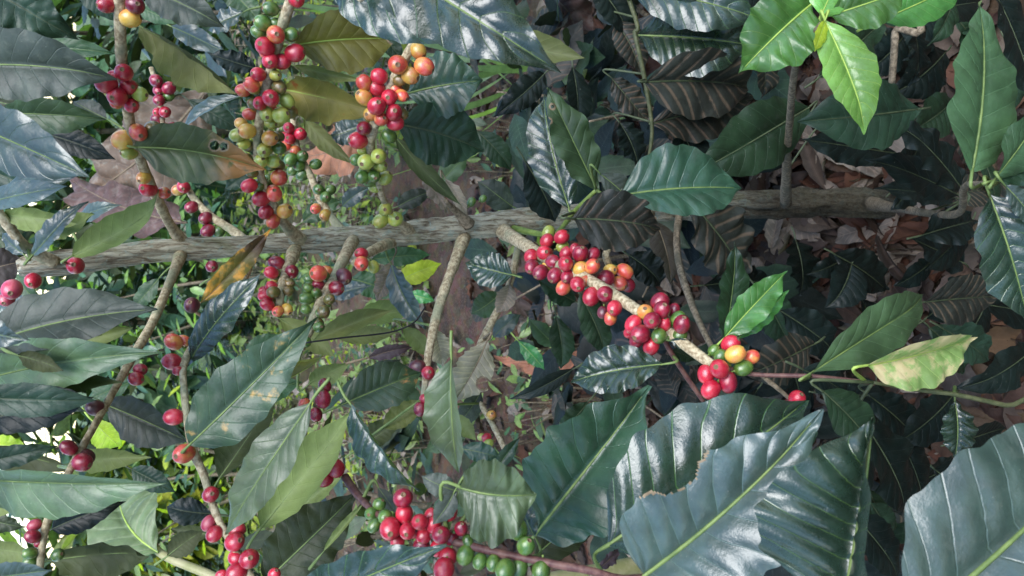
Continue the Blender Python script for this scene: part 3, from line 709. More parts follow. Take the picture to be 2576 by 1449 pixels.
# ------------------------------------------------------------------ the cherries
CH = {
'A': "268,12,20,R 340,13,22,D 328,46,23,Y 312,182,21,R 288,192,15,R 267,210,25,R 323,218,20,R 282,228,17,L 295,243,23,R 352,237,18,L 331,265,18,R 348,333,21,O 385,323,19,E 308,352,23,Y 325,383,18,L 377,357,17,E 361,447,16,Y 373,475,20,R 412,485,15,O",
'A2': "393,203,16,D 400,227,14,D 425,222,16,D 425,243,12,G 400,252,14,D 415,282,14,R 397,283,12,R 395,300,13,D 417,323,14,R 417,348,13,R 433,318,11,D 462,470,16,R 448,478,14,Y 482,521,15,D 518,549,16,D 523,581,16,D 550,583,14,G",
'B': "745,-2,20,R 681,22,18,G 661,58,19,G 650,80,17,G 694,87,22,O 733,87,17,G 667,117,23,R 742,133,22,R 680,153,20,R 709,155,20,R 650,187,17,R 633,213,18,O 612,227,16,O 647,215,16,O 627,247,13,G 681,247,21,R 702,220,17,E 654,260,17,R 721,253,18,L 671,287,18,L 707,290,20,L 729,280,17,E 697,307,14,L 607,312,15,Y 622,330,19,Y 598,340,17,L 613,362,14,L 679,348,19,Y 699,343,14,E 664,378,18,L 702,372,16,G 657,405,17,L 686,405,17,L 701,417,14,E 677,455,17,G 702,447,19,O 687,480,16,O 627,467,17,R 657,500,19,R 691,489,18,O 669,533,17,R 716,531,18,Y 687,556,17,O",
'C': "727,322,14,R 756,337,15,R 729,348,15,R 711,345,13,R 744,380,13,O 719,367,12,O 731,402,16,G 761,393,14,G 752,415,15,G 737,428,13,G 761,440,14,G 794,413,13,G 802,477,14,G 831,478,13,G 819,496,14,G 794,525,13,O 819,541,14,Y",
'D': "1052,128,20,Y 1001,163,24,O 1067,167,22,O 1032,190,21,Y 954,192,19,R 916,208,19,O 950,223,19,R 916,245,20,Y 979,245,20,R 1011,240,15,O 947,267,22,R 934,287,18,Y 991,283,21,R 959,300,17,O 994,310,18,R 1014,217,14,E 916,323,18,D 901,353,22,R 979,342,17,G 952,393,19,L 896,402,15,G 921,407,20,L 956,417,16,L 911,445,17,G 941,443,16,G 969,448,17,L 942,470,15,L 911,380,11,L 969,526,17,L 957,556,18,L 994,551,19,L 1010,285,15,E",
'G': "696,661,17,D 682,686,16,R 734,683,17,D 691,703,10,Y 684,721,14,R 664,731,11,R 669,745,16,R 672,766,16,R 699,783,14,O 722,778,14,Y 724,733,12,E",
'H': "801,688,20,O 821,682,14,O 864,696,20,B 846,725,18,D 777,701,12,G 801,716,14,D 797,738,13,G 776,725,12,G 771,751,16,G 822,763,11,G 802,823,14,G 769,860,14,G 747,853,13,G 742,886,16,G 801,790,12,G 769,778,12,G 817,790,10,D",
'H2': "909,638,15,R 909,663,18,O 939,671,15,L",
'trunk': "190,668,21,R 83,706,19,R 533,670,15,D",
'U': "30,728,24,P 17,753,18,P",
'M': "483,768,19,B 437,860,20,O 462,857,14,O 433,910,21,R 448,933,12,R 437,1049,20,R 463,1141,24,O 530,1244,20,R 525,1316,17,P 540,1343,19,R 590,1363,23,R 627,1406,24,R 593,1403,18,R 597,1440,25,R 597,1333,17,R 557,1446,12,R 690,1445,15,R",
'F': "353,930,16,D 342,953,17,R 240,1026,20,B 173,1126,18,D 207,1163,22,D 216,1148,18,B 87,1321,15,P 82,1349,16,D 98,1366,11,D 75,1392,14,G 145,1396,15,G 77,1412,14,G 25,895,24,B",
'I': "1051,923,18,B 1077,938,17,R 1057,1029,16,D 1068,1003,13,R",
'J': "1380,586,16,L 1413,596,18,R 1376,606,17,R 1368,635,18,R 1336,645,18,R 1415,620,14,L 1338,671,18,D 1425,638,17,R 1460,638,20,D 1491,640,16,D 1446,626,13,R 1391,658,18,D 1423,663,19,R 1360,685,18,D 1375,670,13,Y 1461,676,19,Y 1490,670,18,O 1396,693,19,D 1428,695,17,D 1418,723,18,O 1453,715,19,R 1488,746,21,R 1523,740,21,D 1546,775,19,R 1516,786,14,B 1536,800,16,O 1623,785,19,Y 1660,760,22,D 1665,780,21,D 1696,780,15,D 1593,815,20,R 1640,806,21,D 1671,816,17,R 1705,803,18,G 1715,816,21,D 1585,836,15,R 1611,840,23,D 1658,845,19,G 1601,856,18,D 1638,871,20,R 1838,866,22,R 1850,891,22,Y 1796,881,14,G 1813,896,16,G 1891,898,18,O 1870,926,20,G 1810,928,24,R 1776,941,21,R 1831,960,23,D 1788,980,23,R",
'K2': "1535,680,16,Y 1523,701,22,D 1571,683,19,O 1558,713,18,O 1578,716,18,D",
'J4': "2005,1003,20,R 1990,1021,20,D",
'N': "1224,1101,11,R 1211,1099,9,L 1229,1116,11,L 1236,1044,12,Y",
'Q': "1040,1332,20,R 1000,1318,18,D 1085,1298,18,R 1060,1372,20,D 1000,1362,18,R 1135,1352,18,D 1100,1380,18,R 934,1292,16,G 942,1322,16,G 1160,1330,17,D 844,1178,22,R 817,1206,19,R 812,1004,20,D 795,1043,16,D 767,1018,15,O 817,970,16,D 954,1269,16,G 969,1300,18,G 1014,1253,24,D 1017,1293,22,R 982,1330,27,R 1056,1313,20,R 1025,1336,20,R 1067,1346,20,R 1092,1320,20,R 1110,1346,22,D 1130,1290,20,R 1127,1402,22,R 1117,1432,25,R 1171,1396,22,G 1207,1412,17,G 1241,1416,18,G 1271,1433,24,G 1177,1361,14,G 1305,1333,22,G 1323,1373,22,G 1305,1429,22,G 1361,1436,24,G",
'E': "1186,508,11,G 1215,500,9,G",
}
rx_ = random.Random(12)
def pack(key, y0, y1, n, cols):
    add = []
    for k in range(n):
        y = y0+(y1-y0)*(k+rx_.random())/n; sm = min(BR[key]['smp'], key=lambda q: abs(q[1]-y)); sd_ = rx_.choice((-1, 1))
        add.append('%d,%d,%d,%s' % (sm[0]+sd_*rx_.uniform(14, 30), y, rx_.uniform(14, 17), rx_.choice(cols)))
    CH[key] += ' '+' '.join(add)
pack('B', 180, 330, 7, 'OLE'); pack('B', 330, 470, 7, 'LGE'); pack('B', 60, 170, 4, 'OG'); pack('D', 190, 300, 6, 'OEY'); pack('D', 385, 470, 5, 'LG'); pack('A', 200, 270, 3, 'OE'); pack('G', 670, 770, 4, 'OE'); pack('H', 690, 870, 5, 'GE'); pack('J', 630, 730, 6, 'OE'); pack('J', 780, 860, 3, 'OG')
def cherry_mesh(key):
    g = Geo(); S, R_ = 20, 14
    prof = [(0.0, -1.08), (0.30, -1.02)]
    for i in range(1, R_):
        th = -PI/2 + PI*(i/R_)
        if th < -1.2: continue
        if th > 1.28: break
        prof.append((math.cos(th)**0.92, math.sin(th)*1.10))
    prof += [(0.27, 1.075), (0.23, 1.10), (0.17, 1.085), (0.09, 1.02), (0.0, 1.0)]
    rings = []
    for (r, z) in prof:
        rings.append(len(g.v))
        for k in range(S):
            th = 2*PI*k/S; g.v.append(Vector((r*math.cos(th), r*math.sin(th)*0.94, z))); g.uv.append((k/S, z))
    nb = len(prof)-5
    for i in range(len(prof)-1):
        for k in range(S):
            a = rings[i]+k; b = rings[i]+(k+1) % S
            g.f.append((a, b, b+S, a+S)); g.fm.append(1 if i >= nb+0 else 0)
    tube(g, [Vector((0, 0, -1.0)), Vector((0, .03, -1.2)), Vector((.05, 0, -1.45))], [.2, .11, .13], 8, 3, mi=2)
    me = bpy.data.meshes.new('cherry_'+CM[key].name); me.from_pydata(g.v, [], g.f)
    for m in (CM[key], NAVEL, GREEN): me.materials.append(m)
    me.polygons.foreach_set('material_index', g.fm); me.polygons.foreach_set('use_smooth', [True]*len(g.f)); me.update()
    return me
CME = {k: cherry_mesh(k) for k in CM}
KIND = {'R': 'ripe_cherry', 'D': 'dark_ripe_cherry', 'B': 'dark_ripe_cherry', 'P': 'ripe_cherry', 'O': 'turning_cherry', 'Y': 'turning_cherry', 'L': 'half_ripe_cherry', 'G': 'unripe_cherry', 'E': 'half_ripe_cherry'}
CHL = []
for key, s in CH.items():
    for it in s.split():
        x, y, r, c = it.split(','); x, y, r = float(x), float(y), float(r)*1.06
        sm = min(BR[key]['smp'], key=lambda q: math.hypot(q[0]-x, q[1]-y)+(0 if q[2] < 5 else 1e6)) if key not in ('Q',) else min([q for q in BR[key]['smp'] if q[0] < 1600], key=lambda q: math.hypot(q[0]-x, q[1]-y))
        if key in ('trunk', 'U'): off = -.030 if key == 'trunk' else -.1
        else:
            dpx = math.hypot(sm[0]-x, sm[1]-y)
            off = -(sm[4] + .8*r*sm[2]/F)*max(0.15, 1-dpx/(1.3*r+12)) + rnd.uniform(-.004, .004)
        if key == 'M' and y < 800: off = -.06
        CHL.append([key, x, y, r, c, sm[2]+off, sm, len(CHL)])
for it in range(14):                                # push overlapping cherries apart in depth
    for i in range(len(CHL)):
        for j in range(i+1, len(CHL)):
            a, b = CHL[i], CHL[j]
            if a[0] != b[0]: continue
            dd = math.hypot(a[1]-b[1], a[2]-b[2])
            if dd > a[3]+b[3]: continue
            dm = (a[5]+b[5])/2; ra = (a[3]+b[3])*dm/F*0.96; lat = dd*dm/F
            need = math.sqrt(max(0, ra*ra-lat*lat)); cur = b[5]-a[5]
            if abs(cur) < need:
                sgn = 1 if (a[3] >= b[3]+1.5 or (abs(a[3]-b[3]) < 1.5 and cur >= 0)) else -1
                mv = (need-sgn*cur)*0.5*0.6
                a[5] -= sgn*mv*0.6; b[5] += sgn*mv*0.6
for key, x, y, r, c, d, sm, i in CHL:
    P = at(x, y, d); R = r*d/F
    ax = (P-sm[3]); ax = ax.normalized() if ax.length > 1e-4 else -FW
    ax = (ax + Vector((rnd.uniform(-.4, .4), rnd.uniform(-.4, .4), rnd.uniform(-.4, .4))) - FW*0.15).normalized()
    BR[key]['kids'].append(('cherry', P, R, ax, c))
# ------------------------------------------------------------------ link everything
def parent_keep(o, p, ploc):
    o.parent = p; o.matrix_parent_inverse = Matrix.Translation(-ploc)
LEAFKIND = {'br': 'young_leaf', 'bb': 'young_leaf', 'pb': 'young_leaf', 'yy': 'young_leaf', 'dr': 'dead_leaf', 'ru': 'dead_leaf', 'pu': 'dead_leaf', 'br2': 'dead_leaf', 'yl': 'yellowing_leaf', 'og': 'yellowing_leaf', 'or': 'yellowing_leaf'}
LEAFLAB = {'bb': 'glossy young lime green leaf', 'pb': 'young lime leaf blushing tan, folded along its midrib', 'ru': 'curled leaf turned rusty orange and brown', 'yl': 'yellowing leaf', 'og': 'mottled leaf with an orange patch', 'or': 'mottled leaf with orange patches', 'dr': 'dry grey torn leaf', 'yy': 'yellow green leaf', 'pu': 'withered purple brown leaf'}
for key, b in BR.items():
    t = TREES[b['tree']]; tl = Vector(t.location)
    g = b['geo']; g.v = list(g.v)
    me_o = mesh_obj(b['name'], g.v, g.f, [b['mat']], None, g.uv, g.fm)
    parent_keep(me_o, t, tl); b['obj'] = me_o
    for k in b['kids']:
        if k[0] == 'leaf':
            g = k[1]; o = mesh_obj(LEAFKIND.get(k[3], 'leaf'), g.v, g.f, k[2], None, g.uv, g.fm)
            o.parent = me_o
            if k[3] in LEAFLAB: o['label'] = LEAFLAB[k[3]]
        else:
            _, P, R, ax, c = k
            o = bpy.data.objects.new(KIND[c], CME[c]); C.objects.link(o)
            rot = ax.to_track_quat('Z', 'Y').to_matrix().to_4x4() @ Matrix.Rotation(rnd.uniform(0, 6.28), 4, 'Z')
            o.matrix_local = Matrix.Translation(P) @ rot @ Matrix.Diagonal((R, R, R*rnd.uniform(.97, 1.1), 1))
            o.parent = me_o
#BACKGROUND
# ------------------------------------------------------------------ ground
m, nt, out = nodes('forest_floor')
geo = N(nt, 'ShaderNodeNewGeometry')
a1 = N(nt, 'ShaderNodeTexNoise', Scale=9.0, Detail=9.0, Roughness=0.7); nt.links.new(geo.outputs['Position'], a1.inputs['Vector'])
a2 = N(nt, 'ShaderNodeTexVoronoi', Scale=38.0); nt.links.new(geo.outputs['Position'], a2.inputs['Vector'])
a3 = N(nt, 'ShaderNodeTexNoise', Scale=120.0, Detail=6.0, Roughness=0.7); nt.links.new(geo.outputs['Position'], a3.inputs['Vector'])
col = mixc(nt, ramp(nt, a1.outputs[0], .35, .65), (0.06, 0.034, 0.021), (0.19, 0.105, 0.062))
col = mixc(nt, ramp(nt, a3.outputs[0], .45, .7), col, (0.21, 0.15, 0.105))
col = mixc(nt, 0.35, col, a2.outputs['Color'], 'MULTIPLY')
sp = N(nt, 'ShaderNodeSeparateXYZ'); nt.links.new(geo.outputs['Position'], sp.inputs[0])
far = ramp(nt, math_(nt, 'ADD', sp.outputs[1], math_(nt, 'MULTIPLY', a1.outputs[0], 4.0)), 5.5, 9.0)
col = mixc(nt, far, col, mixc(nt, ramp(nt, a3.outputs[0], .4, .6), (0.03, 0.06, 0.018), (0.09, 0.13, 0.035)))
p = N(nt, 'ShaderNodeBsdfPrincipled', Roughness=0.9); nt.links.new(col, p.inputs['Base Color'])
bp = N(nt, 'ShaderNodeBump', Strength=1.0, Distance=0.02); nt.links.new(a3.outputs[0], bp.inputs['Height']); nt.links.new(bp.outputs[0], p.inputs['Normal'])
nt.links.new(p.outputs[0], out.inputs[0]); GROUND = m
def gz(x, y): return 0.035*noise.noise(Vector((x*1.3, y*1.3, 3))) + 0.02*noise.noise(Vector((x*5, y*5, 1)))
g = Geo(); xs = [-60, -30, -14, -8, -5] + [-4+i*0.1 for i in range(81)] + [5, 8, 14, 30, 60]; ys = [-60, -20, -8, -3] + [-1+i*0.1 for i in range(101)] + [11, 14, 20, 40, 120]
for y in ys:
    for x in xs: g.v.append(Vector((x, y, gz(x, y)))); g.uv.append((x, y))
nx = len(xs)
for j in range(len(ys)-1):
    for i in range(nx-1): g.f.append((j*nx+i, j*nx+i+1, (j+1)*nx+i+1, (j+1)*nx+i)); g.fm.append(0)
tag(mesh_obj('ground', g.v, g.f, [GROUND], None, g.uv, g.fm), 'brown forest floor under the coffee trees', 'ground', kind='structure')
# ------------------------------------------------------------------ fallen leaves
rl = random.Random(21)
spots = []
while len(spots) < 2600:
    px = rl.uniform(520, 2620); py = rl.uniform(-80, 1530)
    dv = math.sin(PITCH)+(px-1288)/F*math.cos(PITCH)
    if dv < .08: continue
    d = CAMZ/dv
    if d > 5 or (d > 2.9 and rl.random() < .5): continue
    P = at(px, py, d); spots.append((d, P.x, P.y))
spots.sort()
LITM = ['ld', 'ld', 'lr', 'lg', 'br2', 'br2', 'ld']
def litter(g, x, y, sz, seed, mi):
    r = random.Random(seed); th = r.uniform(0, 6.28); z = gz(x, y)
    dv = Vector((math.cos(th), math.sin(th), r.uniform(-.25, .25)))
    P0 = Vector((x, y, z+.004+r.uniform(0, .035)))-dv*sz/2; P1 = P0+dv*sz
    n = Vector((r.uniform(-.5, .5), r.uniform(-.5, .5), 1)); n = (n-dv*n.dot(dv)/dv.length_squared).normalized()
    cu = r.uniform(.1, 1.1)
    leafgeo(g, P0, P1, n, sz*r.uniform(.16, .27), cu, cu*r.uniform(.3, 1.2), r.uniform(-.1, .1)*sz, r.uniform(-.05, .16)*sz, 14, 3, r.random() < .5, .06, .18, mi, False, seed, r.uniform(0, 2))
    for i in range(len(g.v)): pass
proto = []
for k in range(14):
    g = Geo(); litter(g, 0, 0, .10, 500+k, 0)
    z0 = gz(0, 0); vs = [v-Vector((0, 0, z0)) for v in g.v]
    me = bpy.data.meshes.new('fallen_leaf'); me.from_pydata(vs, [], g.f); me.materials.append(LM[LITM[k % 7]])
    ul = me.uv_layers.new(name='UVMap'); ul.data.foreach_set('uv', [c for f in g.f for i in f for c in g.uv[i]])
    me.polygons.foreach_set('use_smooth', [True]*len(g.f)); me.update(); proto.append((me, LITM[k % 7]))
LITLAB = {'ld': 'curled brown dead leaf lying in the litter on the ground', 'lr': 'rust coloured dead leaf lying in the litter on the ground', 'lg': 'pale grey dead leaf lying in the litter on the ground', 'br2': 'dark brown rotting leaf lying in the litter on the ground', 'dr': 'dry tan dead leaf lying in the litter on the ground'}
for i, (d, x, y) in enumerate(spots[:260]):
    me, mk = proto[rl.randrange(14)]
    o = bpy.data.objects.new('fallen_leaf', me); C.objects.link(o)
    o.location = (x, y, gz(x, y)+rl.uniform(0, .02)); o.rotation_euler = (rl.uniform(-.25, .25), rl.uniform(-.25, .25), rl.uniform(0, 6.28)); s = rl.uniform(.65, 1.35); o.scale = (s, s, s)
    tag(o, LITLAB[mk], 'fallen leaf', 'fallen leaves on the ground')
g = Geo()
for i, (d, x, y) in enumerate(spots[260:]): litter(g, x, y, rl.uniform(.05, .13), 3000+i, rl.randrange(5))
tag(mesh_obj('leaf_litter', g.v, g.f, [LM[k] for k in ('ld', 'lr', 'lg', 'br2', 'dr')], None, g.uv, g.fm), 'mat of brown and grey dead leaves further back on the ground', 'leaf litter', kind='stuff')
# ------------------------------------------------------------------ weeds behind
def card(g, P, dv, n, L, w, mi):
    s = n.cross(dv).normalized(); b = len(g.v)
    pts = [P, P+dv*L*.4+s*w-n*L*.03, P+dv*L*.45+n*L*.06, P+dv*L*.4-s*w-n*L*.03, P+dv*L-n*L*.12]
    g.v += pts; g.uv += [(0, .5), (.45, 1), (.45, .5), (.45, 0), (1, .5)]
    g.f += [(b, b+2, b+1), (b, b+3, b+2), (b+1, b+2, b+4), (b+2, b+3, b+4)]; g.fm += [mi]*4
g = Geo(); rw = random.Random(5)
k = 0
while k < 2600:
    px = rw.uniform(330, 1130); py = rw.uniform(-150, 1600)
    dv = math.sin(PITCH)+(px-1288)/F*math.cos(PITCH)
    if dv < .06: continue
    d = CAMZ/dv
    if d < 2.2 or d > 11: continue
    if d < 3.2 and rw.random() < .8: continue
    if d < 4.6 and noise.noise(Vector((px*.004, py*.006, 8))) < 0.0: continue
    P = at(px, py, d); k += 1
    h = rw.uniform(.03, .40)*(1 if d < 6 else 1.4)
    top = P+Vector((rw.uniform(-.1, .1), rw.uniform(-.1, .1), h))
    mi = rw.choice((0, 0, 0, 1, 1, 0, 3, 5, 5))
    for j in range(rw.randrange(4, 9)):
        th = rw.uniform(0, 6.28); q = P.lerp(top, rw.uniform(.35, 1))
        dvv = Vector((math.cos(th), math.sin(th), rw.uniform(-.5, .5))).normalized(); n = Vector((rw.uniform(-.5, .5), rw.uniform(-.5, .5), 1)); n = (n-dvv*n.dot(dvv)).normalized()
        L = rw.uniform(.025, .085)*(1 if d < 5 else 1.3); card(g, q, dvv, n, L, L*rw.uniform(.18, .34), mi)
    if h > .1 and rw.random() < .5:
        tube(g, [P, (P+top)/2+Vector((.01, 0, 0)), top], [.002, .0018, .001], 4, 2, mi=4)
tag(mesh_obj('weeds', g.v, g.f, [LM['we'], LM['w2'], LM['md'], LM['yy'], TWIG, LM['dr']], None, g.uv, g.fm), 'small leaved green weeds covering the ground behind the trunk', 'weeds', kind='stuff')
# ------------------------------------------------------------------ shrubs standing behind
def shrub(name, label, cat, x, y, h, rx, n, mats, sz, seed, group, z0=.15, nu=12):
    r = random.Random(seed); e = empty(name, (x, y, gz(x, y)), label, cat, group)
    loc = Vector((x, y, gz(x, y))); g = Geo(); ns = r.randrange(3, 6); tips = []
    for k in range(ns):
        th = 2*PI*k/ns+r.uniform(-.4, .4); tp = loc+Vector((math.cos(th)*rx*.6, math.sin(th)*rx*.6, h*r.uniform(.75, 1)))
        mid = loc.lerp(tp, .5)+Vector((r.uniform(-.1, .1), r.uniform(-.1, .1), .08))*rx
        tube(g, [loc+Vector((math.cos(th)*.02, math.sin(th)*.02, -.02)), mid, tp], [.013*h, .009*h, .003*h], 7, 5, .1); tips.append((mid, tp))
    parent_keep(mesh_obj('stem', g.v, g.f, [TWIGD], None, g.uv, g.fm), e, loc)
    g = Geo(); cl = [(r.uniform(-1, 1), r.uniform(-1, 1), r.uniform(0, 1)) for _ in range(7)]
    for k in range(n):
        while True:
            a, b, c = r.uniform(-1, 1), r.uniform(-1, 1), r.uniform(0, 1)
            if a*a+b*b+(2*c-1)**2 < 1 and noise.noise(Vector((a*2.2+seed, b*2.2, c*3))) > -.12: break
        P0 = loc+Vector((a*rx, b*rx, z0+c*(h-z0)*1.1)); th = math.atan2(b, a)+r.uniform(-1, 1)
        L = sz*r.uniform(.6, 1.25); dv = Vector((math.cos(th), math.sin(th), r.uniform(-1.1, .25))).normalized()
        nn = Vector((r.uniform(-.6, .6), r.uniform(-.6, .6), 1)); nn = (nn-dv*nn.dot(dv)).normalized()
        leafgeo(g, P0, P0+dv*L, nn, L*r.uniform(.17, .24), r.uniform(0, .5), r.uniform(0, .5), 0, L*r.uniform(0, .07), nu, 2, False, .06, .06, r.randrange(len(mats)), False, seed*999+k)
    parent_keep(mesh_obj('foliage', g.v, g.f, [LM[m] for m in mats], None, g.uv, g.fm), e, loc)
    return e
def gp(px, py):
    dv = math.sin(PITCH)+(px-1288)/F*math.cos(PITCH); P = at(px, py, CAMZ/dv); return P.x, P.y
GS = 'shrubs behind the coffee tree'
shrub('coffee_shrub', 'low dark coffee shrub in the shade behind the right end of the trunk', 'shrub', .10, 1.30, .50, .42, 120, ['bk', 'bk', 'dk', 'bz'], .14, 3, GS)
shrub('coffee_shrub', 'dark coffee shrub filling the shadows of the upper right', 'shrub', .46, 1.22, .6, .34, 130, ['bk', 'bk', 'dk', 'bz'], .15, 4, GS)
shrub('coffee_shrub', 'dim coffee shrub behind the large glossy leaves at lower right', 'shrub', -.42, 1.05, .50, .36, 120, ['bk', 'bk', 'dk', 'bz'], .14, 6, GS)
shrub('coffee_shrub', 'leafy coffee shrub behind the cherries at the lower middle', 'shrub', -.75, 2.1, .95, .42, 150, ['do', 'md', 'w2', 'dk'], .13, 8, GS)
shrub('coffee_shrub', 'coffee shrub with drooping leaves behind the upper left branches', 'shrub', 1.1, 2.7, 1.3, .5, 160, ['do', 'md', 'pl', 'dk'], .14, 9, GS)
shrub('coffee_shrub', 'sunlit coffee shrub far behind the trunk at left', 'shrub', .1, 5.2, 1.25, .8, 260, ['we', 'md', 'we', 'w2'], .13, 12, GS)
shrub('coffee_shrub', 'coffee shrub far behind the lower left branches', 'shrub', -1.25, 5.0, 1.2, .7, 240, ['we', 'md', 'yy', 'w2'], .12, 13, GS)
rsd = random.Random(31)
for k, (px, py) in enumerate([(1390, 780), (1300, 850), (1440, 880), (1350, 960), (1400, 1020), (1250, 930), (1180, 1060), (1320, 1090), (1100, 980), (1260, 330), (1310, 430), (1200, 420), (1130, 380), (1340, 520), (1490, 1000), (1500, 1120), (1040, 1120), (1560, 300), (1430, 560)]):
    x, y = gp(px+40, py)
    shrub('seedling', 'small green seedling growing out of the leaf litter in the middle', 'seedling', x, y, rsd.uniform(.14, .34), rsd.uniform(.06, .13), rsd.randrange(10, 22), ['we', 'md', 'we'], rsd.uniform(.05, .085), 200+k, 'seedlings in the litter', .03, 12)
# ------------------------------------------------------------------ banana leaves behind
DB = leafmat('dry_banana', (0.13, 0.072, 0.05), (0.15, 0.09, 0.065), 0.6, blotch=((0.20, 0.14, 0.11), 0.52), stripe=(0.08, 0.05, 0.04), dust=0.7, trans=0.05)
DR = leafmat('dry_banana_red', (0.26, 0.085, 0.05), (0.33, 0.14, 0.09), 0.6, stripe=(0.16, 0.06, 0.04), dust=0.4, trans=0.05)
BG = leafmat('banana_green', (0.17, 0.25, 0.12), (0.22, 0.29, 0.15), 0.4, stripe=(0.27, 0.33, 0.2), dust=0.3, trans=0.25)
def big_leaf(name, label, cat, b, t, d0, d1, hw, mat, seed, n=None, lift=.05):
    g = Geo(); P0, P1 = at(b[0], b[1], d0), at(t[0], t[1], d1); nn = n or (CAM-(P0+P1)/2).normalized()
    leafgeo(g, P0, P1, nn, hw*(d0+d1)/2/F, .5, -.35, .03, lift, 90, 9, False, .14, .34, 0, True, seed, .3, fray=.18)
    return tag(mesh_obj(name, g.v, g.f, [mat, RIBB], None, g.uv, g.fm), label, cat)
big_leaf('dry_banana_leaf', 'large crumpled pinkish brown dead banana leaf behind the upper left branch', 'dead leaf', (520, 225), (170, 520), 2.3, 2.5, 118, DB, 901)
big_leaf('dry_banana_leaf', 'brown dead banana leaf just above the trunk near its cut end', 'dead leaf', (470, 560), (150, 430), 2.2, 2.5, 70, DB, 902)
big_leaf('dry_banana_leaf', 'reddish dead banana leaf between the two long cherry strands', 'dead leaf', (920, 310), (735, 390), 1.9, 2.0, 62, DR, 903)
big_leaf('dry_banana_leaf', 'reddish dead leaf on the ground below the middle of the long cherry branch', 'dead leaf', (1500, 880), (1230, 890), 2.05, 2.2, 30, DR, 904)
big_leaf('dry_banana_leaf', 'pale brown dead leaf standing at the top edge of the litter', 'dead leaf', (1360, -20), (1450, 120), 1.9, 1.95, 60, DB, 905)
P = at(900, 1640, 1.1); e = empty('banana_plant', (P.x, P.y, 0), 'young banana plant with a pale ribbed leaf at the lower left', 'banana plant')
loc = Vector(e.location); g = Geo(); tube(g, [Vector((P.x, P.y, -.05)), at(760, 1560, 1.1), at(540, 1452, 1.12), at(400, 1388, 1.15), at(385, 1320, 1.18)], [.02, .012, .0075, .006, .003], 10, 8, .05)
parent_keep(mesh_obj('stalk', g.v, g.f, [STALK], None, g.uv, g.fm), e, loc)
g = Geo(); leafgeo(g, at(398, 1390, 1.14), at(300, 1200, 1.3), (CAM-at(350, 1300, 1.2)).normalized(), 88*1.2/F, .3, .5, .02, .03, 60, 8, False, .09, .1, 0, True, 906, .4)
parent_keep(mesh_obj('leaf', g.v, g.f, [BG, RIBL], None, g.uv, g.fm), e, loc)
# a grass clump at the top left
gg = Geo(); r = random.Random(3); P = at(330, -20, 1.9); base = Vector((P.x, P.y, gz(P.x, P.y)))
for k in range(26):
    th = r.uniform(0, 6.28); h = r.uniform(.5, 1.05); o = r.uniform(.1, .55); q = base+Vector((r.uniform(-.1, .1), r.uniform(-.1, .1), 0)); tp = q+Vector((math.cos(th)*o, math.sin(th)*o, h))
    nn = Vector((math.cos(th), math.sin(th), 0)).cross(Vector((0, 0, 1))); ax = tp-q; n_ = nn.cross(ax).normalized()
    leafgeo(gg, q, tp, n_, .014, .3, .3, 0, -.08, 16, 1, False, 0, 0, k % 2, False, k)
tag(mesh_obj('grass_clump', gg.v, gg.f, [BG, LM['we']], None, gg.uv, gg.fm), 'clump of long pale grass blades behind the upper left branch', 'grass clump')
g = Geo(); tube(g, [at(770, 862, .70), at(860, 850, .72), at(980, 836, .76), at(1040, 812, .78), at(1070, 772, .80)], [.0009]*5, 6, 8)
tag(mesh_obj('vine', g.v, g.f, [CORD], None, g.uv, g.fm), 'thin black vine stretched across the leaves below the trunk', 'vine')
# ------------------------------------------------------------------ camera, light
cam = bpy.data.cameras.new('camera'); co = bpy.data.objects.new('camera', cam); C.objects.link(co)
co.matrix_world = Matrix(((RT.x, UP.x, -FW.x, CAM.x), (RT.y, UP.y, -FW.y, CAM.y), (RT.z, UP.z, -FW.z, CAM.z), (0, 0, 0, 1)))
cam.sensor_width = 36; cam.lens = 36*F/2576; cam.clip_start = .02; cam.clip_end = 500
cam.dof.use_dof = True; cam.dof.focus_distance = .72; cam.dof.aperture_fstop = 15.0
bpy.context.scene.camera = co
SUN_EL, SUN_AZ = 62, 150          # azimuth measured from straight ahead, negative towards the picture's bottom
el, az = math.radians(SUN_EL), math.radians(SUN_AZ)
sd = Vector((math.sin(az)*math.cos(el), math.cos(az)*math.cos(el), math.sin(el)))
sun = bpy.data.lights.new('sun', 'SUN'); sun.energy = 1.5; sun.angle = math.radians(42); sun.color = (1.0, .985, .96)
so = bpy.data.objects.new('sun', sun); C.objects.link(so); so.rotation_euler = sd.to_track_quat('Z', 'Y').to_euler()
w = bpy.data.worlds.new('World'); bpy.context.scene.world = w; w.use_nodes = True
nt = w.node_tree; bg = nt.nodes['Background']; sk = nt.nodes.new('ShaderNodeTexSky'); sk.sky_type = 'NISHITA'; sk.sun_disc = False
sk.sun_elevation = el; sk.sun_rotation = az; nt.links.new(sk.outputs[0], bg.inputs[0]); bg.inputs[1].default_value = .115; sk.dust_density = 0.25; sk.air_density = 1.25; sk.ozone_density = 3.0
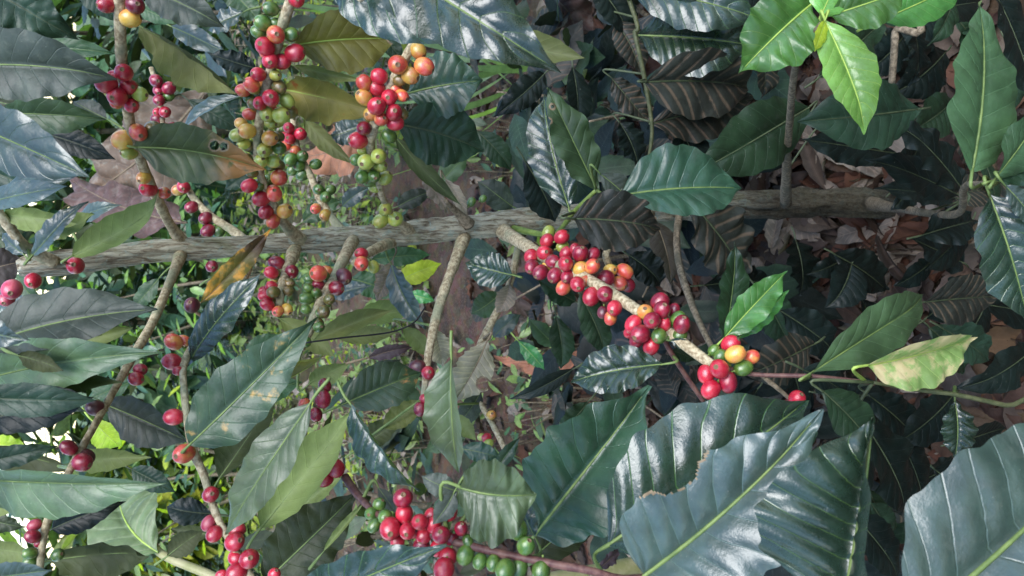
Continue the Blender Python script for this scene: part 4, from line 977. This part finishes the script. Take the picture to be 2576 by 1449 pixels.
# unseen trees added on both sides, their crowns cutting off sky light
def added_shade_tree(label, base, ctr, rx, rz, n, seed, mats):
    base = Vector(base); ctr = Vector(ctr)
    e = empty('shade_tree', base, label, 'shade tree', 'shade trees over the coffee')
    g = Geo(); tube(g, [base-Vector((0, 0, .1)), base.lerp(ctr, .35)+Vector((.05, .1, .1)), base.lerp(ctr, .7)+Vector((.1, .1, .2)), ctr], [.11, .09, .07, .03], 14, 8, .1)
    for k in range(9):
        th = k*2.4; tube(g, [ctr-Vector((0, 0, .3)), ctr+Vector((math.cos(th)*.42*rx, math.sin(th)*.42*rx, .1)), ctr+Vector((math.cos(th)*.85*rx, math.sin(th)*.85*rx, .2))], [.03, .02, .006], 6, 4)
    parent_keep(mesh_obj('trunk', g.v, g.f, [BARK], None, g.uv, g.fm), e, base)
    g = Geo(); rs = random.Random(seed)
    for k in range(n):
        while True:
            a, b, c = rs.uniform(-1, 1), rs.uniform(-1, 1), rs.uniform(-1, 1)
            if a*a+b*b+c*c < 1: break
        P0 = ctr+Vector((a*rx, b*rx, c*rz)); th = rs.uniform(0, 6.28)
        dv = Vector((math.cos(th), math.sin(th), rs.uniform(-.7, .2))).normalized(); nn = Vector((rs.uniform(-.5, .5), rs.uniform(-.5, .5), 1)); nn = (nn-dv*nn.dot(dv)).normalized()
        L = rs.uniform(.14, .26)*(1 if rx < 1.5 else 1.7); leafgeo(g, P0, P0+dv*L, nn, L*.24, .1, .1, 0, .01, 6, 1, False, 0, .03, rs.randrange(len(mats)), False, k)
    parent_keep(mesh_obj('crown', g.v, g.f, [LM[m] for m in mats], None, g.uv, g.fm), e, base)
added_shade_tree('shade tree beside the coffee on the upper side', (3.6, 1.2, 0), (3.0, .8, 3.8), 1.6, 1.1, 1200, 80, ['md', 'do'])
added_shade_tree('shade tree beside the coffee on the lower side', (-3.4, 1.6, 0), (-2.8, 1.6, 3.6), 1.7, 1.1, 1200, 81, ['md', 'do'])
BL = ['dark bush behind the upper left corner', 'second bush from the top along the left edge', 'green bush at the left edge above the trunk end', 'bush at the left edge level with the trunk end', 'low bush at the left edge below the trunk end', 'pale green bush left of the lower branches', 'low yellowish bush under the bright sky gap', 'bush in the lower left corner']
for i, (x, y, h, r_, mt) in enumerate([(3.0, 6.2, 1.95, .95, ['md', 'w2', 'do']), (2.2, 6.6, 2.0, .9, ['md', 'w2', 'we']), (1.3, 6.3, 1.9, .9, ['w2', 'md', 'do']), (.5, 6.8, 1.9, .9, ['we', 'w2', 'md']), (-.3, 6.4, 1.8, .85, ['w2', 'md', 'do']), (-1.1, 6.8, 1.85, .85, ['we', 'w2', 'md']), (-1.95, 6.5, 1.35, .7, ['we', 'yy', 'w2']), (-2.75, 6.6, 1.75, .8, ['w2', 'md', 'do'])]):
    shrub('bush', BL[i], 'bush', x, y, h+.35*(i != 6), r_, 760, mt, .25, 40+i, 'bushes closing the view at the left', .05, 6)
for i, (x, y) in enumerate([(-2.0, -1.7), (-.8, -2.3), (.5, -2.2), (1.7, -1.8)]):  # unseen hedge added behind the camera to keep out low sky light
    shrub('coffee_shrub', ['coffee shrub of the row behind the viewer, far bottom side', 'coffee shrub of the row behind the viewer, bottom side', 'coffee shrub of the row behind the viewer, top side', 'coffee shrub of the row behind the viewer, far top side'][i], 'shrub', x, y, 2.9, .95, 520, ['md', 'dk', 'do'], .2, 60+i, 'coffee row behind the viewer', .1, 6)
for i, (x, y, h, lab) in enumerate([(1.35, .75, 1.25, 'neighbouring coffee shrub just outside the top edge'), (-1.25, .50, 1.15, 'neighbouring coffee shrub just outside the bottom edge'), (.55, -.9, .95, 'knee high coffee shrub behind the viewer on the top side'), (-.6, -.95, .95, 'knee high coffee shrub behind the viewer on the bottom side')]):  # unseen shrubs added to keep side and back light off the lower parts
    shrub('coffee_shrub', lab, 'shrub', x, y, h, .45, 260, ['md', 'dk', 'do'], .16, 70+i, 'coffee shrubs around the viewer', .05, 6)
vs = bpy.context.scene.view_settings; vs.view_transform = 'Standard'; vs.look = 'None'; vs.gamma = 1; vs.exposure = 1.92
